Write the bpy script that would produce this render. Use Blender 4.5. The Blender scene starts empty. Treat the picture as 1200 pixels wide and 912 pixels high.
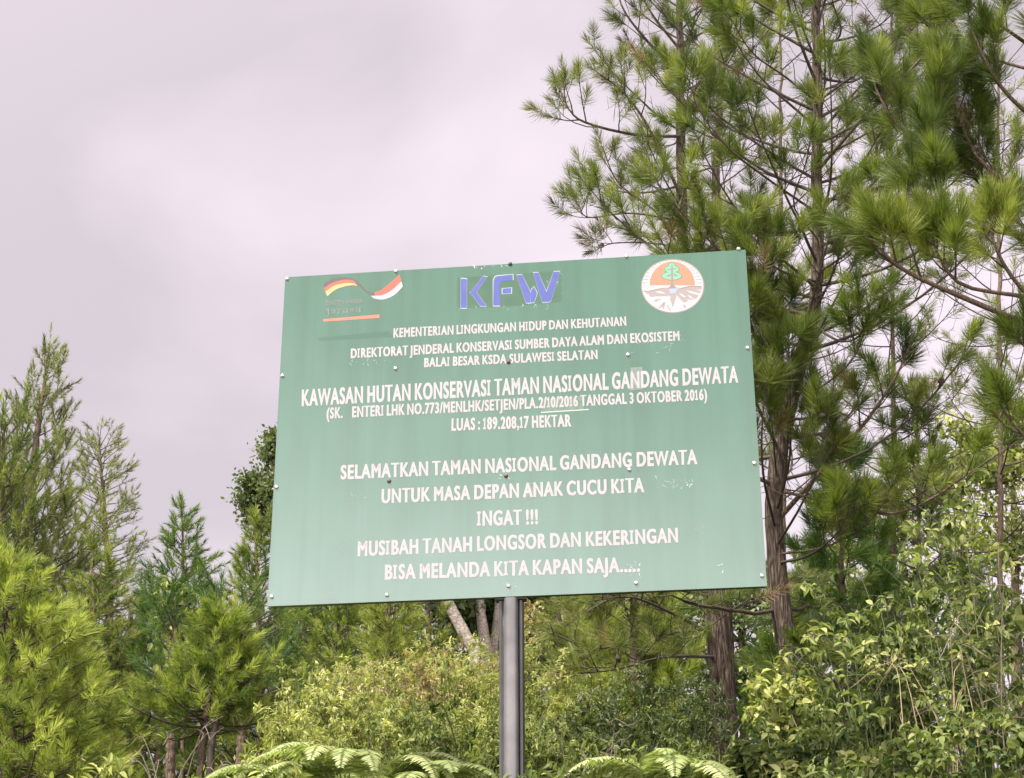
import bpy, math, random
import numpy as np
from mathutils import Matrix, Vector

rng = np.random.default_rng(7)
random.seed(7)
SC = bpy.context.scene
COL = SC.collection
R_ = math.radians

# ------------------------------------------------------------------ camera
F_PX = 2140.0                                   # focal length in pixels of a 1200 px wide frame
PITCH, ROLL, EYE = R_(24.42), R_(-0.2), 1.6
_R0 = np.array([1, 0, 0.0])
_F = np.array([0, math.cos(PITCH), math.sin(PITCH)])
_U0 = np.array([0, -math.sin(PITCH), math.cos(PITCH)])
_R = _R0 * math.cos(ROLL) + _U0 * math.sin(ROLL)
_U = -_R0 * math.sin(ROLL) + _U0 * math.cos(ROLL)
CAM = np.array([0, 0, EYE])
cd = bpy.data.cameras.new('camera')
cd.sensor_fit = 'HORIZONTAL'; cd.sensor_width = 36.0; cd.lens = 36.0 * F_PX / 1200
cd.clip_end = 2000; cd.clip_start = 0.05
cam = bpy.data.objects.new('camera', cd); COL.objects.link(cam)
M = Matrix.Identity(4)
for i in range(3):
    M[i][0], M[i][1], M[i][2], M[i][3] = _R[i], _U[i], -_F[i], CAM[i]
cam.matrix_world = M
SC.camera = cam

# ------------------------------------------------------------------ light
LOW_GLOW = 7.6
SUN_EL, SUN_AZ = R_(57), R_(226)                # azimuth clockwise from +Y: behind the viewer, a little to the left
SUN_DIR = Vector((math.sin(SUN_AZ) * math.cos(SUN_EL), math.cos(SUN_AZ) * math.cos(SUN_EL), math.sin(SUN_EL)))
w = bpy.data.worlds.new('World'); SC.world = w; w.use_nodes = True
nt = w.node_tree; nt.nodes.clear()
def N(t, **k):
    n = nt.nodes.new(t)
    for a, b in k.items(): setattr(n, a, b)
    return n
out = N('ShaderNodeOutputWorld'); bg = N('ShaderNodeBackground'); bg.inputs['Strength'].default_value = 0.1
sky = N('ShaderNodeTexSky', sky_type='NISHITA'); sky.sun_disc = False
sky.sun_elevation = SUN_EL; sky.sun_rotation = SUN_AZ
tc = N('ShaderNodeTexCoord')
mp = N('ShaderNodeMapping'); mp.inputs['Scale'].default_value = (1, 1, 1.7); mp.inputs['Location'].default_value = (4.785, -5.026, -1.463)
n1 = N('ShaderNodeTexNoise'); n1.inputs['Scale'].default_value = 3.02; n1.inputs['Detail'].default_value = 5
n1.inputs['Roughness'].default_value = 0.45; n1.inputs['Distortion'].default_value = 0.35
cr = N('ShaderNodeValToRGB')
cr.color_ramp.elements[0].position = 0.41; cr.color_ramp.elements[0].color = (3.7, 3.27, 3.5, 1)
cr.color_ramp.elements[1].position = 0.64; cr.color_ramp.elements[1].color = (5.3, 4.62, 5.0, 1)
# thin cloud is brighter round the hidden sun (behind the viewer)
vd = N('ShaderNodeVectorMath', operation='DOT_PRODUCT'); vd.inputs[1].default_value = SUN_DIR
mr = N('ShaderNodeMapRange'); mr.interpolation_type = 'SMOOTHSTEP'
mr.inputs['From Min'].default_value = 0.1; mr.inputs['From Max'].default_value = 1.0
mr.inputs['To Min'].default_value = 1.0; mr.inputs['To Max'].default_value = 2.2
ml = N('ShaderNodeVectorMath', operation='SCALE')
# added bright band low in the unseen sky, shaped for gloss on the board
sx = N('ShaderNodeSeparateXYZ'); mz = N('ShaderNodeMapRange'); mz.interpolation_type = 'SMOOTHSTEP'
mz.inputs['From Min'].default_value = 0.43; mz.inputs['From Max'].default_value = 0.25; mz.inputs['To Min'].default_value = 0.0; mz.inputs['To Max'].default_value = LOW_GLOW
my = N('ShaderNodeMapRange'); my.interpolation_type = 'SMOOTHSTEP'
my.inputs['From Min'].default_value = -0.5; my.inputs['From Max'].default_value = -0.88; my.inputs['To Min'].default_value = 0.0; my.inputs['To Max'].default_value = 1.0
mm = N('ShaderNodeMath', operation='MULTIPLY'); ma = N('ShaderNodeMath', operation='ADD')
mx = N('ShaderNodeMixRGB'); mx.inputs['Fac'].default_value = 0.92
L = nt.links.new
L(tc.outputs['Generated'], mp.inputs['Vector']); L(mp.outputs['Vector'], n1.inputs['Vector'])
L(n1.outputs['Fac'], cr.inputs['Fac']); L(tc.outputs['Generated'], vd.inputs[0])
L(vd.outputs['Value'], mr.inputs['Value']); L(cr.outputs['Color'], ml.inputs[0]); L(tc.outputs['Generated'], sx.inputs[0]); L(sx.outputs['Z'], mz.inputs['Value']); L(sx.outputs['Y'], my.inputs['Value'])
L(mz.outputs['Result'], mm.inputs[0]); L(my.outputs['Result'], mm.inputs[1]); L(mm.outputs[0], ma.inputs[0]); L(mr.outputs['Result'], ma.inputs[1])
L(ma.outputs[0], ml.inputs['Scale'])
L(sky.outputs['Color'], mx.inputs['Color1']); L(ml.outputs['Vector'], mx.inputs['Color2'])
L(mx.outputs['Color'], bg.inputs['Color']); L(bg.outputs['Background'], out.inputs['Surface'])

sd = bpy.data.lights.new('sun', 'SUN'); sd.energy = 5.0; sd.angle = R_(9); sd.color = (1.0, 0.95, 0.84)
so = bpy.data.objects.new('sun', sd); COL.objects.link(so)
so.rotation_euler = (-SUN_DIR).to_track_quat('-Z', 'Y').to_euler()

SC.view_settings.view_transform = 'Standard'; SC.view_settings.look = 'None'
SC.view_settings.exposure = 1.0; SC.view_settings.gamma = 1.0
try: SC.view_settings.use_curve_mapping = False
except Exception: pass
SC.render.engine = 'CYCLES'
SC.cycles.max_bounces = 8; SC.cycles.transparent_max_bounces = 8
SC.cycles.diffuse_bounces = 3; SC.cycles.glossy_bounces = 2; SC.cycles.transmission_bounces = 3
SC.cycles.use_denoising = True
try: SC.cycles.denoiser = 'OPENIMAGEDENOISE'
except Exception: pass
SC.cycles.sample_clamp_indirect = 6

# ------------------------------------------------------------------ helpers
def ray(px, py):
    d = _F + _R * ((px - 600) / F_PX) - _U * ((py - 456) / F_PX)
    return d
def P(px, py, y):
    """the point seen at that pixel of the photograph, at depth y (metres along the ground)"""
    d = ray(px, py)
    return CAM + d * (y / d[1])

def tag(o, label=None, cat=None, group=None, kind=None):
    if label: o['label'] = label
    if cat: o['category'] = cat
    if group: o['group'] = group
    if kind: o['kind'] = kind
    return o
def thing(name, loc, label, cat, group=None):
    o = bpy.data.objects.new(name, None); COL.objects.link(o)
    o.location = loc; o.empty_display_size = 0.2
    return tag(o, label, cat, group)

class MB:
    """collects vertices, tris and quads (numpy blocks) and links them as ONE mesh object"""
    def __init__(s): s.v = []; s.q = []; s.t = []; s.a = []; s.n = 0
    def add(s, v, quads=None, tris=None, tint=0.5):
        v = np.asarray(v, float).reshape(-1, 3)
        s.v.append(v)
        if np.isscalar(tint): tint = np.full(len(v), float(tint))
        s.a.append(np.asarray(tint, float))
        if quads is not None and len(quads): s.q.append(np.asarray(quads, int) + s.n)
        if tris is not None and len(tris): s.t.append(np.asarray(tris, int) + s.n)
        s.n += len(v)
    def build(s, name, mat, parent=None, origin=None, smooth=False):
        v = np.concatenate(s.v); a = np.concatenate(s.a)
        if parent is not None: v = v - np.array(parent.location)
        elif origin is not None: v = v - np.array(origin)
        q = np.concatenate(s.q) if s.q else np.zeros((0, 4), int)
        t = np.concatenate(s.t) if s.t else np.zeros((0, 3), int)
        me = bpy.data.meshes.new(name)
        me.vertices.add(len(v)); me.vertices.foreach_set('co', v.astype(np.float32).ravel())
        nl = len(q) * 4 + len(t) * 3
        me.loops.add(nl); me.loops.foreach_set('vertex_index', np.concatenate([q.ravel(), t.ravel()]).astype(np.int32))
        me.polygons.add(len(q) + len(t))
        st = np.concatenate([np.arange(len(q)) * 4, len(q) * 4 + np.arange(len(t)) * 3]).astype(np.int32)
        me.polygons.foreach_set('loop_start', st)
        me.update(calc_edges=True)
        me.polygons.foreach_set('use_smooth', np.full(len(q) + len(t), smooth, bool))
        at = me.attributes.new('tint', 'FLOAT', 'POINT'); at.data.foreach_set('value', a.astype(np.float32))
        me.materials.append(mat)
        o = bpy.data.objects.new(name, me); COL.objects.link(o)
        if parent is not None: o.parent = parent
        elif origin is not None: o.location = origin
        return o

def norm(a):
    a = np.asarray(a, float)
    return a / np.maximum(np.linalg.norm(a, axis=-1, keepdims=True), 1e-9)
def perp(d):
    d = norm(d)
    ref = np.where(np.abs(d[..., 2:3]) < 0.9, np.array([0, 0, 1.0]), np.array([1.0, 0, 0]))
    u = norm(np.cross(d, ref)); return u, np.cross(d, u)

def tube(mb, pts, rad, sides=6, tint=0.5, rough=0.0, cap=True):
    pts = np.asarray(pts, float); n = len(pts); rad = np.broadcast_to(np.asarray(rad, float), (n,))
    d = np.gradient(pts, axis=0); d = norm(d)
    u = perp(d[0])[0]; us = []
    for i in range(n):
        u = norm(u - d[i] * np.dot(u, d[i])); us.append(u)
    us = np.array(us); vs = np.cross(d, us)
    th = np.linspace(0, 2 * np.pi, sides, endpoint=False)
    r = rad[:, None] * np.ones(sides)
    if rough > 0: r = r * (1 + rng.normal(0, rough, r.shape))
    V = pts[:, None] + r[..., None] * (np.cos(th)[None, :, None] * us[:, None] + np.sin(th)[None, :, None] * vs[:, None])
    k = np.arange(sides); k2 = (k + 1) % sides
    q = [np.stack([i * sides + k, i * sides + k2, (i + 1) * sides + k2, (i + 1) * sides + k], 1) for i in range(n - 1)]
    V = V.reshape(-1, 3); tris = None
    if cap:
        V = np.vstack([V, pts[-1:]]); c = n * sides
        tris = np.stack([(n - 1) * sides + k, (n - 1) * sides + k2, np.full(sides, c)], 1)
    mb.add(V, np.concatenate(q), tris, tint)

def spline(pts, n):
    """Catmull-Rom through control points, n samples"""
    p = np.asarray(pts, float)
    p = np.vstack([2 * p[0] - p[1], p, 2 * p[-1] - p[-2]])
    m = len(p) - 3; out = []
    for t in np.linspace(0, m - 1e-6, n):
        i = int(t); f = t - i
        a, b, c, d = p[i], p[i + 1], p[i + 2], p[i + 3]
        out.append(0.5 * ((2 * b) + (-a + c) * f + (2 * a - 5 * b + 4 * c - d) * f * f + (-a + 3 * b - 3 * c + d) * f ** 3))
    return np.array(out)

def box(mb, c, s, ax=None, tint=0.5):
    c = np.asarray(c, float); ax = np.eye(3) if ax is None else ax
    k = np.array([[x, y, z] for x in (-1, 1) for y in (-1, 1) for z in (-1, 1)], float) * np.asarray(s) / 2
    mb.add(c + k @ ax, [(0, 1, 3, 2), (4, 6, 7, 5), (0, 4, 5, 1), (2, 3, 7, 6), (0, 2, 6, 4), (1, 5, 7, 3)], None, tint)

# ------------------------------------------------------------------ materials
def mat(name):
    m = bpy.data.materials.new(name); m.use_nodes = True
    t = m.node_tree; t.nodes.clear()
    return m, t
def simple(name, col, rough=0.6, metal=0.0, spec=0.5, noise=None, bump=0.0):
    m, t = mat(name); o = t.nodes.new('ShaderNodeOutputMaterial'); b = t.nodes.new('ShaderNodeBsdfPrincipled')
    b.inputs['Roughness'].default_value = rough; b.inputs['Metallic'].default_value = metal
    b.inputs['Specular IOR Level'].default_value = spec
    t.links.new(b.outputs[0], o.inputs[0])
    b.inputs['Base Color'].default_value = (*col, 1)
    if noise:
        sc, amt = noise
        c = t.nodes.new('ShaderNodeTexCoord'); n = t.nodes.new('ShaderNodeTexNoise'); n.inputs['Scale'].default_value = sc; n.inputs['Detail'].default_value = 6
        r = t.nodes.new('ShaderNodeValToRGB')
        r.color_ramp.elements[0].position = .3; r.color_ramp.elements[0].color = (*[x * (1 - amt) for x in col], 1)
        r.color_ramp.elements[1].position = .7; r.color_ramp.elements[1].color = (*[min(1, x * (1 + amt)) for x in col], 1)
        t.links.new(c.outputs['Object'], n.inputs['Vector']); t.links.new(n.outputs['Fac'], r.inputs['Fac']); t.links.new(r.outputs['Color'], b.inputs['Base Color'])
        if bump:
            bp = t.nodes.new('ShaderNodeBump'); bp.inputs['Strength'].default_value = bump; bp.inputs['Distance'].default_value = .01
            t.links.new(n.outputs['Fac'], bp.inputs['Height']); t.links.new(bp.outputs[0], b.inputs['Normal'])
    return m
def leafy(name, ramp, rough=0.5, trans=0.35, spec=0.35, tboost=1.3):
    """leaf or needle material: colour by age, kind and some painted shade (tint attribute), some light passes through"""
    m, t = mat(name); o = t.nodes.new('ShaderNodeOutputMaterial'); b = t.nodes.new('ShaderNodeBsdfPrincipled')
    a = t.nodes.new('ShaderNodeAttribute'); a.attribute_name = 'tint'
    r = t.nodes.new('ShaderNodeValToRGB'); e = r.color_ramp.elements
    for i, (p, c) in enumerate(ramp):
        x = e[i] if i < 2 else e.new(p)
        x.position = p; x.color = (*c, 1)
    b.inputs['Roughness'].default_value = rough; b.inputs['Specular IOR Level'].default_value = spec
    tr = t.nodes.new('ShaderNodeBsdfTranslucent'); mxs = t.nodes.new('ShaderNodeMixShader'); mxs.inputs[0].default_value = trans
    g = t.nodes.new('ShaderNodeMixRGB'); g.blend_type = 'MULTIPLY'; g.inputs[0].default_value = 1; g.inputs[2].default_value = (1.0 * tboost, 1.12 * tboost, .55 * tboost, 1)
    k = t.links.new
    k(a.outputs['Fac'], r.inputs['Fac']); k(r.outputs['Color'], b.inputs['Base Color']); k(r.outputs['Color'], g.inputs[1]); k(g.outputs[0], tr.inputs['Color'])
    k(b.outputs[0], mxs.inputs[1]); k(tr.outputs[0], mxs.inputs[2]); k(mxs.outputs[0], o.inputs[0])
    return m
def bark(name, c0, c1, c2, sx=13, sz=1.9, bump=1.0, rough=.85):
    m, t = mat(name); o = t.nodes.new('ShaderNodeOutputMaterial'); b = t.nodes.new('ShaderNodeBsdfPrincipled')
    b.inputs['Roughness'].default_value = rough; b.inputs['Specular IOR Level'].default_value = .2
    c = t.nodes.new('ShaderNodeTexCoord'); mp = t.nodes.new('ShaderNodeMapping'); mp.inputs['Scale'].default_value = (sx, sx, sz)
    n0 = t.nodes.new('ShaderNodeTexNoise'); n0.inputs['Scale'].default_value = 1.6; n0.inputs['Detail'].default_value = 3
    ad = t.nodes.new('ShaderNodeMixRGB'); ad.blend_type = 'ADD'; ad.inputs[0].default_value = .75
    v = t.nodes.new('ShaderNodeTexVoronoi'); v.feature = 'DISTANCE_TO_EDGE'; v.inputs['Scale'].default_value = 2.6
    n = t.nodes.new('ShaderNodeTexNoise'); n.inputs['Scale'].default_value = 5; n.inputs['Detail'].default_value = 8
    mu = t.nodes.new('ShaderNodeMath'); mu.operation = 'MULTIPLY_ADD'; mu.inputs[1].default_value = 1.6
    r = t.nodes.new('ShaderNodeValToRGB'); e = r.color_ramp.elements
    e[0].position = .3; e[0].color = (*c0, 1); e[1].position = .95; e[1].color = (*c2, 1); x = e.new(.55); x.color = (*c1, 1)
    bp = t.nodes.new('ShaderNodeBump'); bp.inputs['Strength'].default_value = bump; bp.inputs['Distance'].default_value = .02
    k = t.links.new
    k(c.outputs['Object'], mp.inputs['Vector']); k(mp.outputs[0], n0.inputs['Vector']); k(mp.outputs[0], ad.inputs[1]); k(n0.outputs['Color'], ad.inputs[2])
    k(ad.outputs[0], v.inputs['Vector']); k(mp.outputs[0], n.inputs['Vector'])
    k(v.outputs['Distance'], mu.inputs[0]); k(n.outputs['Fac'], mu.inputs[2]); k(mu.outputs[0], r.inputs['Fac']); k(mu.outputs[0], bp.inputs['Height'])
    k(r.outputs['Color'], b.inputs['Base Color']); k(bp.outputs[0], b.inputs['Normal']); k(b.outputs[0], o.inputs[0])
    return m

MAT = dict(
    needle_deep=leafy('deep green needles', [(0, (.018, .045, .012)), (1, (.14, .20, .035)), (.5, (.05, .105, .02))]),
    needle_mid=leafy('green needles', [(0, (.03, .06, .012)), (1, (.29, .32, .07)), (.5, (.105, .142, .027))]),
    needle_bright=leafy('young yellow green needles', [(0, (.04, .08, .014)), (1, (.39, .42, .105)), (.5, (.185, .23, .044))], trans=.4),
    needle_olive=leafy('olive needles', [(0, (.05, .065, .02)), (1, (.30, .32, .12)), (.5, (.145, .17, .05))]),
    needle_dead=leafy('withered needles', [(0, (.07, .045, .02)), (1, (.32, .24, .11)), (.5, (.17, .12, .055))], rough=.7, trans=.15),
    leaf_dark=leafy('dark leaves', [(0, (.025, .042, .014)), (1, (.19, .22, .085)), (.5, (.075, .105, .036))], rough=.4),
    leaf_mid=leafy('green leaves', [(0, (.022, .045, .012)), (1, (.44, .45, .19)), (.5, (.135, .175, .048))], rough=.6, spec=.2),
    leaf_pale=leafy('pale yellow green leaves', [(0, (.055, .08, .02)), (1, (.57, .55, .25)), (.5, (.275, .30, .088))], rough=.6, spec=.2),
    leaf_straw=leafy('straw coloured leaves', [(0, (.14, .10, .05)), (1, (.50, .42, .22)), (.5, (.32, .26, .12))], rough=.6),
    cover=leafy('weeds', [(0, (.05, .075, .018)), (1, (.36, .38, .12)), (.5, (.16, .215, .05))], rough=.5),
    fern=leafy('fern fronds', [(0, (.09, .13, .035)), (1, (.50, .52, .27)), (.5, (.25, .30, .11))], rough=.5),
    fern_dead=leafy('withered fronds', [(0, (.06, .03, .015)), (1, (.30, .19, .10)), (.5, (.16, .085, .045))], rough=.8, trans=.15),
    bark_pine=bark('furrowed pine bark', (.009, .006, .004), (.040, .028, .020), (.115, .088, .066)),
    bark_thin=bark('brown young bark', (.03, .02, .014), (.08, .056, .04), (.15, .11, .08), sx=26, sz=4, bump=.4),
    bark_pale=bark('pale bark', (.10, .08, .06), (.24, .20, .165), (.36, .32, .27), sx=7, sz=9, bump=.3),
    twig=simple('brown twigs', (.05, .036, .026), .8, noise=(40, .4)),
    twig_grey=simple('grey dead twigs', (.16, .13, .10), .8, noise=(40, .3)),
    stem_green=simple('green stems', (.085, .10, .04), .6, noise=(30, .3)),
    stem_straw=simple('straw stems', (.24, .18, .10), .7, noise=(30, .3)),
)

# ------------------------------------------------------------------ terrain
def smooth(x, a, b):
    t = np.clip((x - a) / (b - a), 0, 1); return t * t * (3 - 2 * t)
def ground(x, y):
    x = np.asarray(x, float); y = np.asarray(y, float)
    z = 2.75 * smooth(y, 2.6, 7.2) + 0.205 * np.maximum(y - 7.0, 0) * smooth(y, 6.5, 9)
    z = z + 0.4 * np.exp(-((x - 0.2) / 1.9) ** 2 - ((y - 13.5) / 2.6) ** 2)          # a low mound behind the sign
    z = z + 0.34 * np.exp(-((x + 0.75) / 0.85) ** 2 - ((y - 9.1) / 0.9) ** 2) + 0.24 * np.exp(-((x - 0.75) / 0.6) ** 2 - ((y - 9.2) / 0.9) ** 2) + 0.2 * np.exp(-((x + 2.3) / 0.5) ** 2 - ((y - 8.2) / 0.6) ** 2)   # hummocks along the bank
    z = z + (0.10 * np.sin(1.3 * x + .7 * y) + 0.07 * np.sin(2.9 * x - 1.7 * y + 1)) * smooth(y, 3, 6)
    z = z + 0.012 * np.maximum(np.abs(x) - 8, 0) ** 1.4 * smooth(y, 4, 10)
    return z
def G(px, y):
    """ground point under the image column px at depth y"""
    d = ray(px, 900); x = d[0] * y / d[1]
    return np.array([x, y, float(ground(x, y))])

def build_ground():
    xs = np.concatenate([np.linspace(-400, -30, 24), np.linspace(-28, 28, 150), np.linspace(30, 400, 24)])
    ys = np.concatenate([np.linspace(-300, -4, 22), np.linspace(-3, 40, 170), np.linspace(42, 500, 40)])
    X, Y = np.meshgrid(xs, ys)
    Z = ground(X, np.minimum(Y, 46)) ; Z = np.minimum(Z, 16)
    n, m = X.shape
    i = np.arange((n - 1) * m).reshape(n - 1, m)[:, :-1].ravel()
    mb = MB(); mb.add(np.stack([X, Y, Z], -1).reshape(-1, 3), np.stack([i, i + 1, i + m + 1, i + m], 1))
    m_, t = mat('forest soil'); o = t.nodes.new('ShaderNodeOutputMaterial'); b = t.nodes.new('ShaderNodeBsdfPrincipled')
    b.inputs['Roughness'].default_value = .95
    c = t.nodes.new('ShaderNodeTexCoord'); nn = t.nodes.new('ShaderNodeTexNoise'); nn.inputs['Scale'].default_value = 1.7; nn.inputs['Detail'].default_value = 10
    r = t.nodes.new('ShaderNodeValToRGB'); e = r.color_ramp.elements
    e[0].position = .35; e[0].color = (.045, .035, .02, 1); e[1].position = .7; e[1].color = (.10, .12, .035, 1)
    bp = t.nodes.new('ShaderNodeBump'); bp.inputs['Strength'].default_value = .8; bp.inputs['Distance'].default_value = .08
    k = t.links.new
    k(c.outputs['Object'], nn.inputs['Vector']); k(nn.outputs['Fac'], r.inputs['Fac']); k(r.outputs[0], b.inputs['Base Color'])
    k(nn.outputs['Fac'], bp.inputs['Height']); k(bp.outputs[0], b.inputs['Normal']); k(b.outputs[0], o.inputs[0])
    g = mb.build('ground', m_, smooth=True); g['kind'] = 'structure'
build_ground()

# ------------------------------------------------------------------ sign
BW, BH = 2.4, 2.4 / 1.3340
YAW = R_(-6.75)
_o = dict(X=0.0034, Z=3.60, D=8.34)
B_R = np.array([math.cos(YAW), math.sin(YAW), 0]); B_N = np.array([math.sin(YAW), -math.cos(YAW), 0])
B_C = np.array([_o['X'], _o['D'], EYE + _o['Z']]); B_UP = np.array([0, 0, 1.0])
def on_board(px, py, off=0.0):
    d = ray(px, py); s = np.dot(B_C - CAM, B_N) / np.dot(d, B_N); p = CAM + d * s
    return p + B_N * off * .4
def board_uv(px, py):
    p = on_board(px, py) - B_C; return np.dot(p, B_R), p[2]
def from_uv(u, v, off): return B_C + np.multiply.outer(np.asarray(u), B_R) + np.multiply.outer(np.asarray(v), B_UP) + B_N * off * .4

def build_sign():
    foot = np.array([B_C[0] + .0, B_C[1] + .09, 0]); foot[2] = float(ground(foot[0], foot[1])) - .02
    root = thing('information_sign', foot, 'big green painted board with white lettering and three emblems, bolted to a grey steel post', 'sign')
    ax = np.stack([B_R, -B_N, B_UP])
    # painted sheet with small rounded corners
    m_, t = mat('weathered green paint'); o = t.nodes.new('ShaderNodeOutputMaterial'); b = t.nodes.new('ShaderNodeBsdfPrincipled')
    b.inputs['Roughness'].default_value = .2; b.inputs['Specular IOR Level'].default_value = .92
    c = t.nodes.new('ShaderNodeTexCoord'); mp = t.nodes.new('ShaderNodeMapping'); mp.inputs['Scale'].default_value = (3.2, 3.2, .8)
    n = t.nodes.new('ShaderNodeTexNoise'); n.inputs['Scale'].default_value = 1.6; n.inputs['Detail'].default_value = 7; n.inputs['Roughness'].default_value = .6
    r = t.nodes.new('ShaderNodeValToRGB'); e = r.color_ramp.elements
    e[0].position = .3; e[0].color = (.033, .100, .060, 1); e[1].position = .72; e[1].color = (.041, .120, .075, 1)
    n2 = t.nodes.new('ShaderNodeTexNoise'); n2.inputs['Scale'].default_value = 26; n2.inputs['Detail'].default_value = 8
    rr = t.nodes.new('ShaderNodeMapRange'); rr.inputs['To Min'].default_value = .17; rr.inputs['To Max'].default_value = .22
    k = t.links.new
    k(c.outputs['Object'], mp.inputs[0]); k(mp.outputs[0], n.inputs['Vector']); k(n.outputs['Fac'], r.inputs['Fac']); k(r.outputs[0], b.inputs['Base Color'])
    # rain streaks and a slight buckle of the sheet
    ms = t.nodes.new('ShaderNodeMapping'); ms.inputs['Scale'].default_value = (16, 16, .55); ns = t.nodes.new('ShaderNodeTexNoise'); ns.inputs['Scale'].default_value = 1.0; ns.inputs['Detail'].default_value = 9
    rs_ = t.nodes.new('ShaderNodeValToRGB'); rs_.color_ramp.elements[0].position = .28; rs_.color_ramp.elements[0].color = (.78, .80, .74, 1); rs_.color_ramp.elements[1].position = .55; rs_.color_ramp.elements[1].color = (1, 1, 1, 1)
    mul = t.nodes.new('ShaderNodeMixRGB'); mul.blend_type = 'MULTIPLY'; mul.inputs[0].default_value = .7
    k(c.outputs['Object'], ms.inputs[0]); k(ms.outputs[0], ns.inputs['Vector']); k(ns.outputs['Fac'], rs_.inputs['Fac']); k(r.outputs[0], mul.inputs[1]); k(rs_.outputs[0], mul.inputs[2]); k(mul.outputs[0], b.inputs['Base Color'])
    nb = t.nodes.new('ShaderNodeTexNoise'); nb.inputs['Scale'].default_value = 1.3; nb.inputs['Detail'].default_value = 1; bpn = t.nodes.new('ShaderNodeBump'); bpn.inputs['Strength'].default_value = .25; bpn.inputs['Distance'].default_value = .02
    k(c.outputs['Object'], nb.inputs['Vector']); k(nb.outputs['Fac'], bpn.inputs['Height']); k(bpn.outputs[0], b.inputs['Normal'])
    k(c.outputs['Object'], n2.inputs['Vector']); k(n2.outputs['Fac'], rr.inputs['Value']); k(rr.outputs[0], b.inputs['Roughness']); k(b.outputs[0], o.inputs[0])
    mb = MB(); box(mb, B_C + B_N * -.006, (BW, .012, BH), ax)
    panel = mb.build('panel', m_, root)
    # dark steel frame behind the sheet
    steel_dark = simple('dark painted steel', (.035, .035, .033), .45, .3, noise=(12, .3))
    mb = MB(); q = .04
    back = B_C - B_N * (.012 + q / 2 + .002)
    box(mb, back + B_UP * (BH / 2 - .028), (BW - .02, q, q), ax); box(mb, back - B_UP * (BH / 2 - .028), (BW - .02, q, q), ax)
    for s in (-1, 0, 1): box(mb, back + B_R * s * (BW / 2 - .035), (q, q - .004, BH - .06 - 2 * q + .018), ax)
    box(mb, back, (BW - .12 - q, q - .008, q), ax)
    mb.build('frame', steel_dark, root)
    # post: a grey pipe in front of a dark steel box column, with a thin conduit beside it
    pipe_m = simple('weathered galvanised steel', (.092, .090, .087), .34, .0, spec=.6, noise=(7, .35))
    px0 = on_board(597.5, 690)[:2]
    top = B_C[2] - BH / 2
    def upright(name, u, dep, rad, z1, m, sides=28):
        mb = MB(); c = np.array([px0[0], px0[1]]) + B_R[:2] * u - B_N[:2] * dep
        zz = np.linspace(foot[2] - .3, z1, 8)
        if name == 'pole':      # squared tube with well rounded edges
            th = np.linspace(0, 2 * np.pi, 40, endpoint=False); q_ = rad / (np.abs(np.cos(th)) ** 3 + np.abs(np.sin(th)) ** 3) ** (1 / 3)
            ring = (q_ * np.cos(th))[:, None] * B_R + (q_ * np.sin(th))[:, None] * B_N; V = np.concatenate([np.array([c[0], c[1], z_]) + ring for z_ in zz]); i_ = np.arange(40); j_ = (i_ + 1) % 40
            mb.add(V, np.concatenate([np.stack([a_ * 40 + i_, a_ * 40 + j_, (a_ + 1) * 40 + j_, (a_ + 1) * 40 + i_], 1) for a_ in range(7)]))
        else: tube(mb, np.stack([np.full(8, c[0]), np.full(8, c[1]), zz], 1), rad, sides)
        return mb.build(name, m, root, smooth=True)
    upright('pole', .002, .030, .0345, top - .004, pipe_m)
    upright('conduit', -.0395, .045, .009, top - .004, pipe_m, 14)
    mb = MB()
    c = np.array([px0[0], px0[1], 0]) - B_N * .098
    z0, z1 = foot[2] - .3, B_C[2] + BH * .42
    box(mb, (c[0], c[1], (z0 + z1) / 2), (.109, .05, z1 - z0), ax)
    for s in (-1, 1): box(mb, (*(c + B_R * s * .0490 + B_N * .048)[:2], (z0 + top - .01) / 2), (.012, .042, top - .01 - z0), ax)
    mb.build('column', steel_dark, root)
    mb = MB(); box(mb, np.array([px0[0], px0[1], top - .004]) - B_N * .045, (.15, .06, .006), ax); mb.build('bracket', steel_dark, root)
    # screws
    screw_m = simple('zinc screw', (.62, .62, .60), .3, .8)
    rust_m = simple('rusty screw', (.07, .05, .04), .6, .3)
    scr = [(336.5, 327, 0), (464, 318, 0), (598, 309.5, 1), (734, 300.5, 0), (865.5, 292, 0), (331, 440.5, 0), (463.5, 432, 0), (736, 416, 0), (876, 408, 0),
           (324, 571, 0), (456, 564, 1), (593, 558, 1), (737.5, 550.5, 0), (884, 543, 0), (318.5, 699.5, 0), (453.5, 697.5, 0), (596, 687, 0), (745.5, 683.5, 0), (893, 675, 0), (596, 424.5, 1)]
    for x, y, k_ in scr:
        mb = MB(); p = on_board(x, y); th = np.linspace(0, 2 * np.pi, 12, endpoint=False)
        prof = [(.0105, 0), (.0105, .003), (.008, .0065), (.004, .0085)]
        V = np.concatenate([p + B_N * h + rad * (np.cos(th)[:, None] * B_R + np.sin(th)[:, None] * B_UP) for rad, h in prof] + [[p + B_N * .009]])
        i = np.arange(12); j = (i + 1) % 12
        mb.add(V, np.concatenate([np.stack([a * 12 + i, a * 12 + j, (a + 1) * 12 + j, (a + 1) * 12 + i], 1) for a in range(3)]), np.stack([36 + i, 36 + j, np.full(12, 48)], 1))
        s = mb.build('screw', rust_m if k_ else screw_m, root, smooth=True)
        if k_: s['label'] = 'dark rusty screw'
    # --- lettering
    white = simple('white vinyl', (.30, .275, .28), .42, spec=.5, noise=(30, .06))
    glyphs = {}
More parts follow.
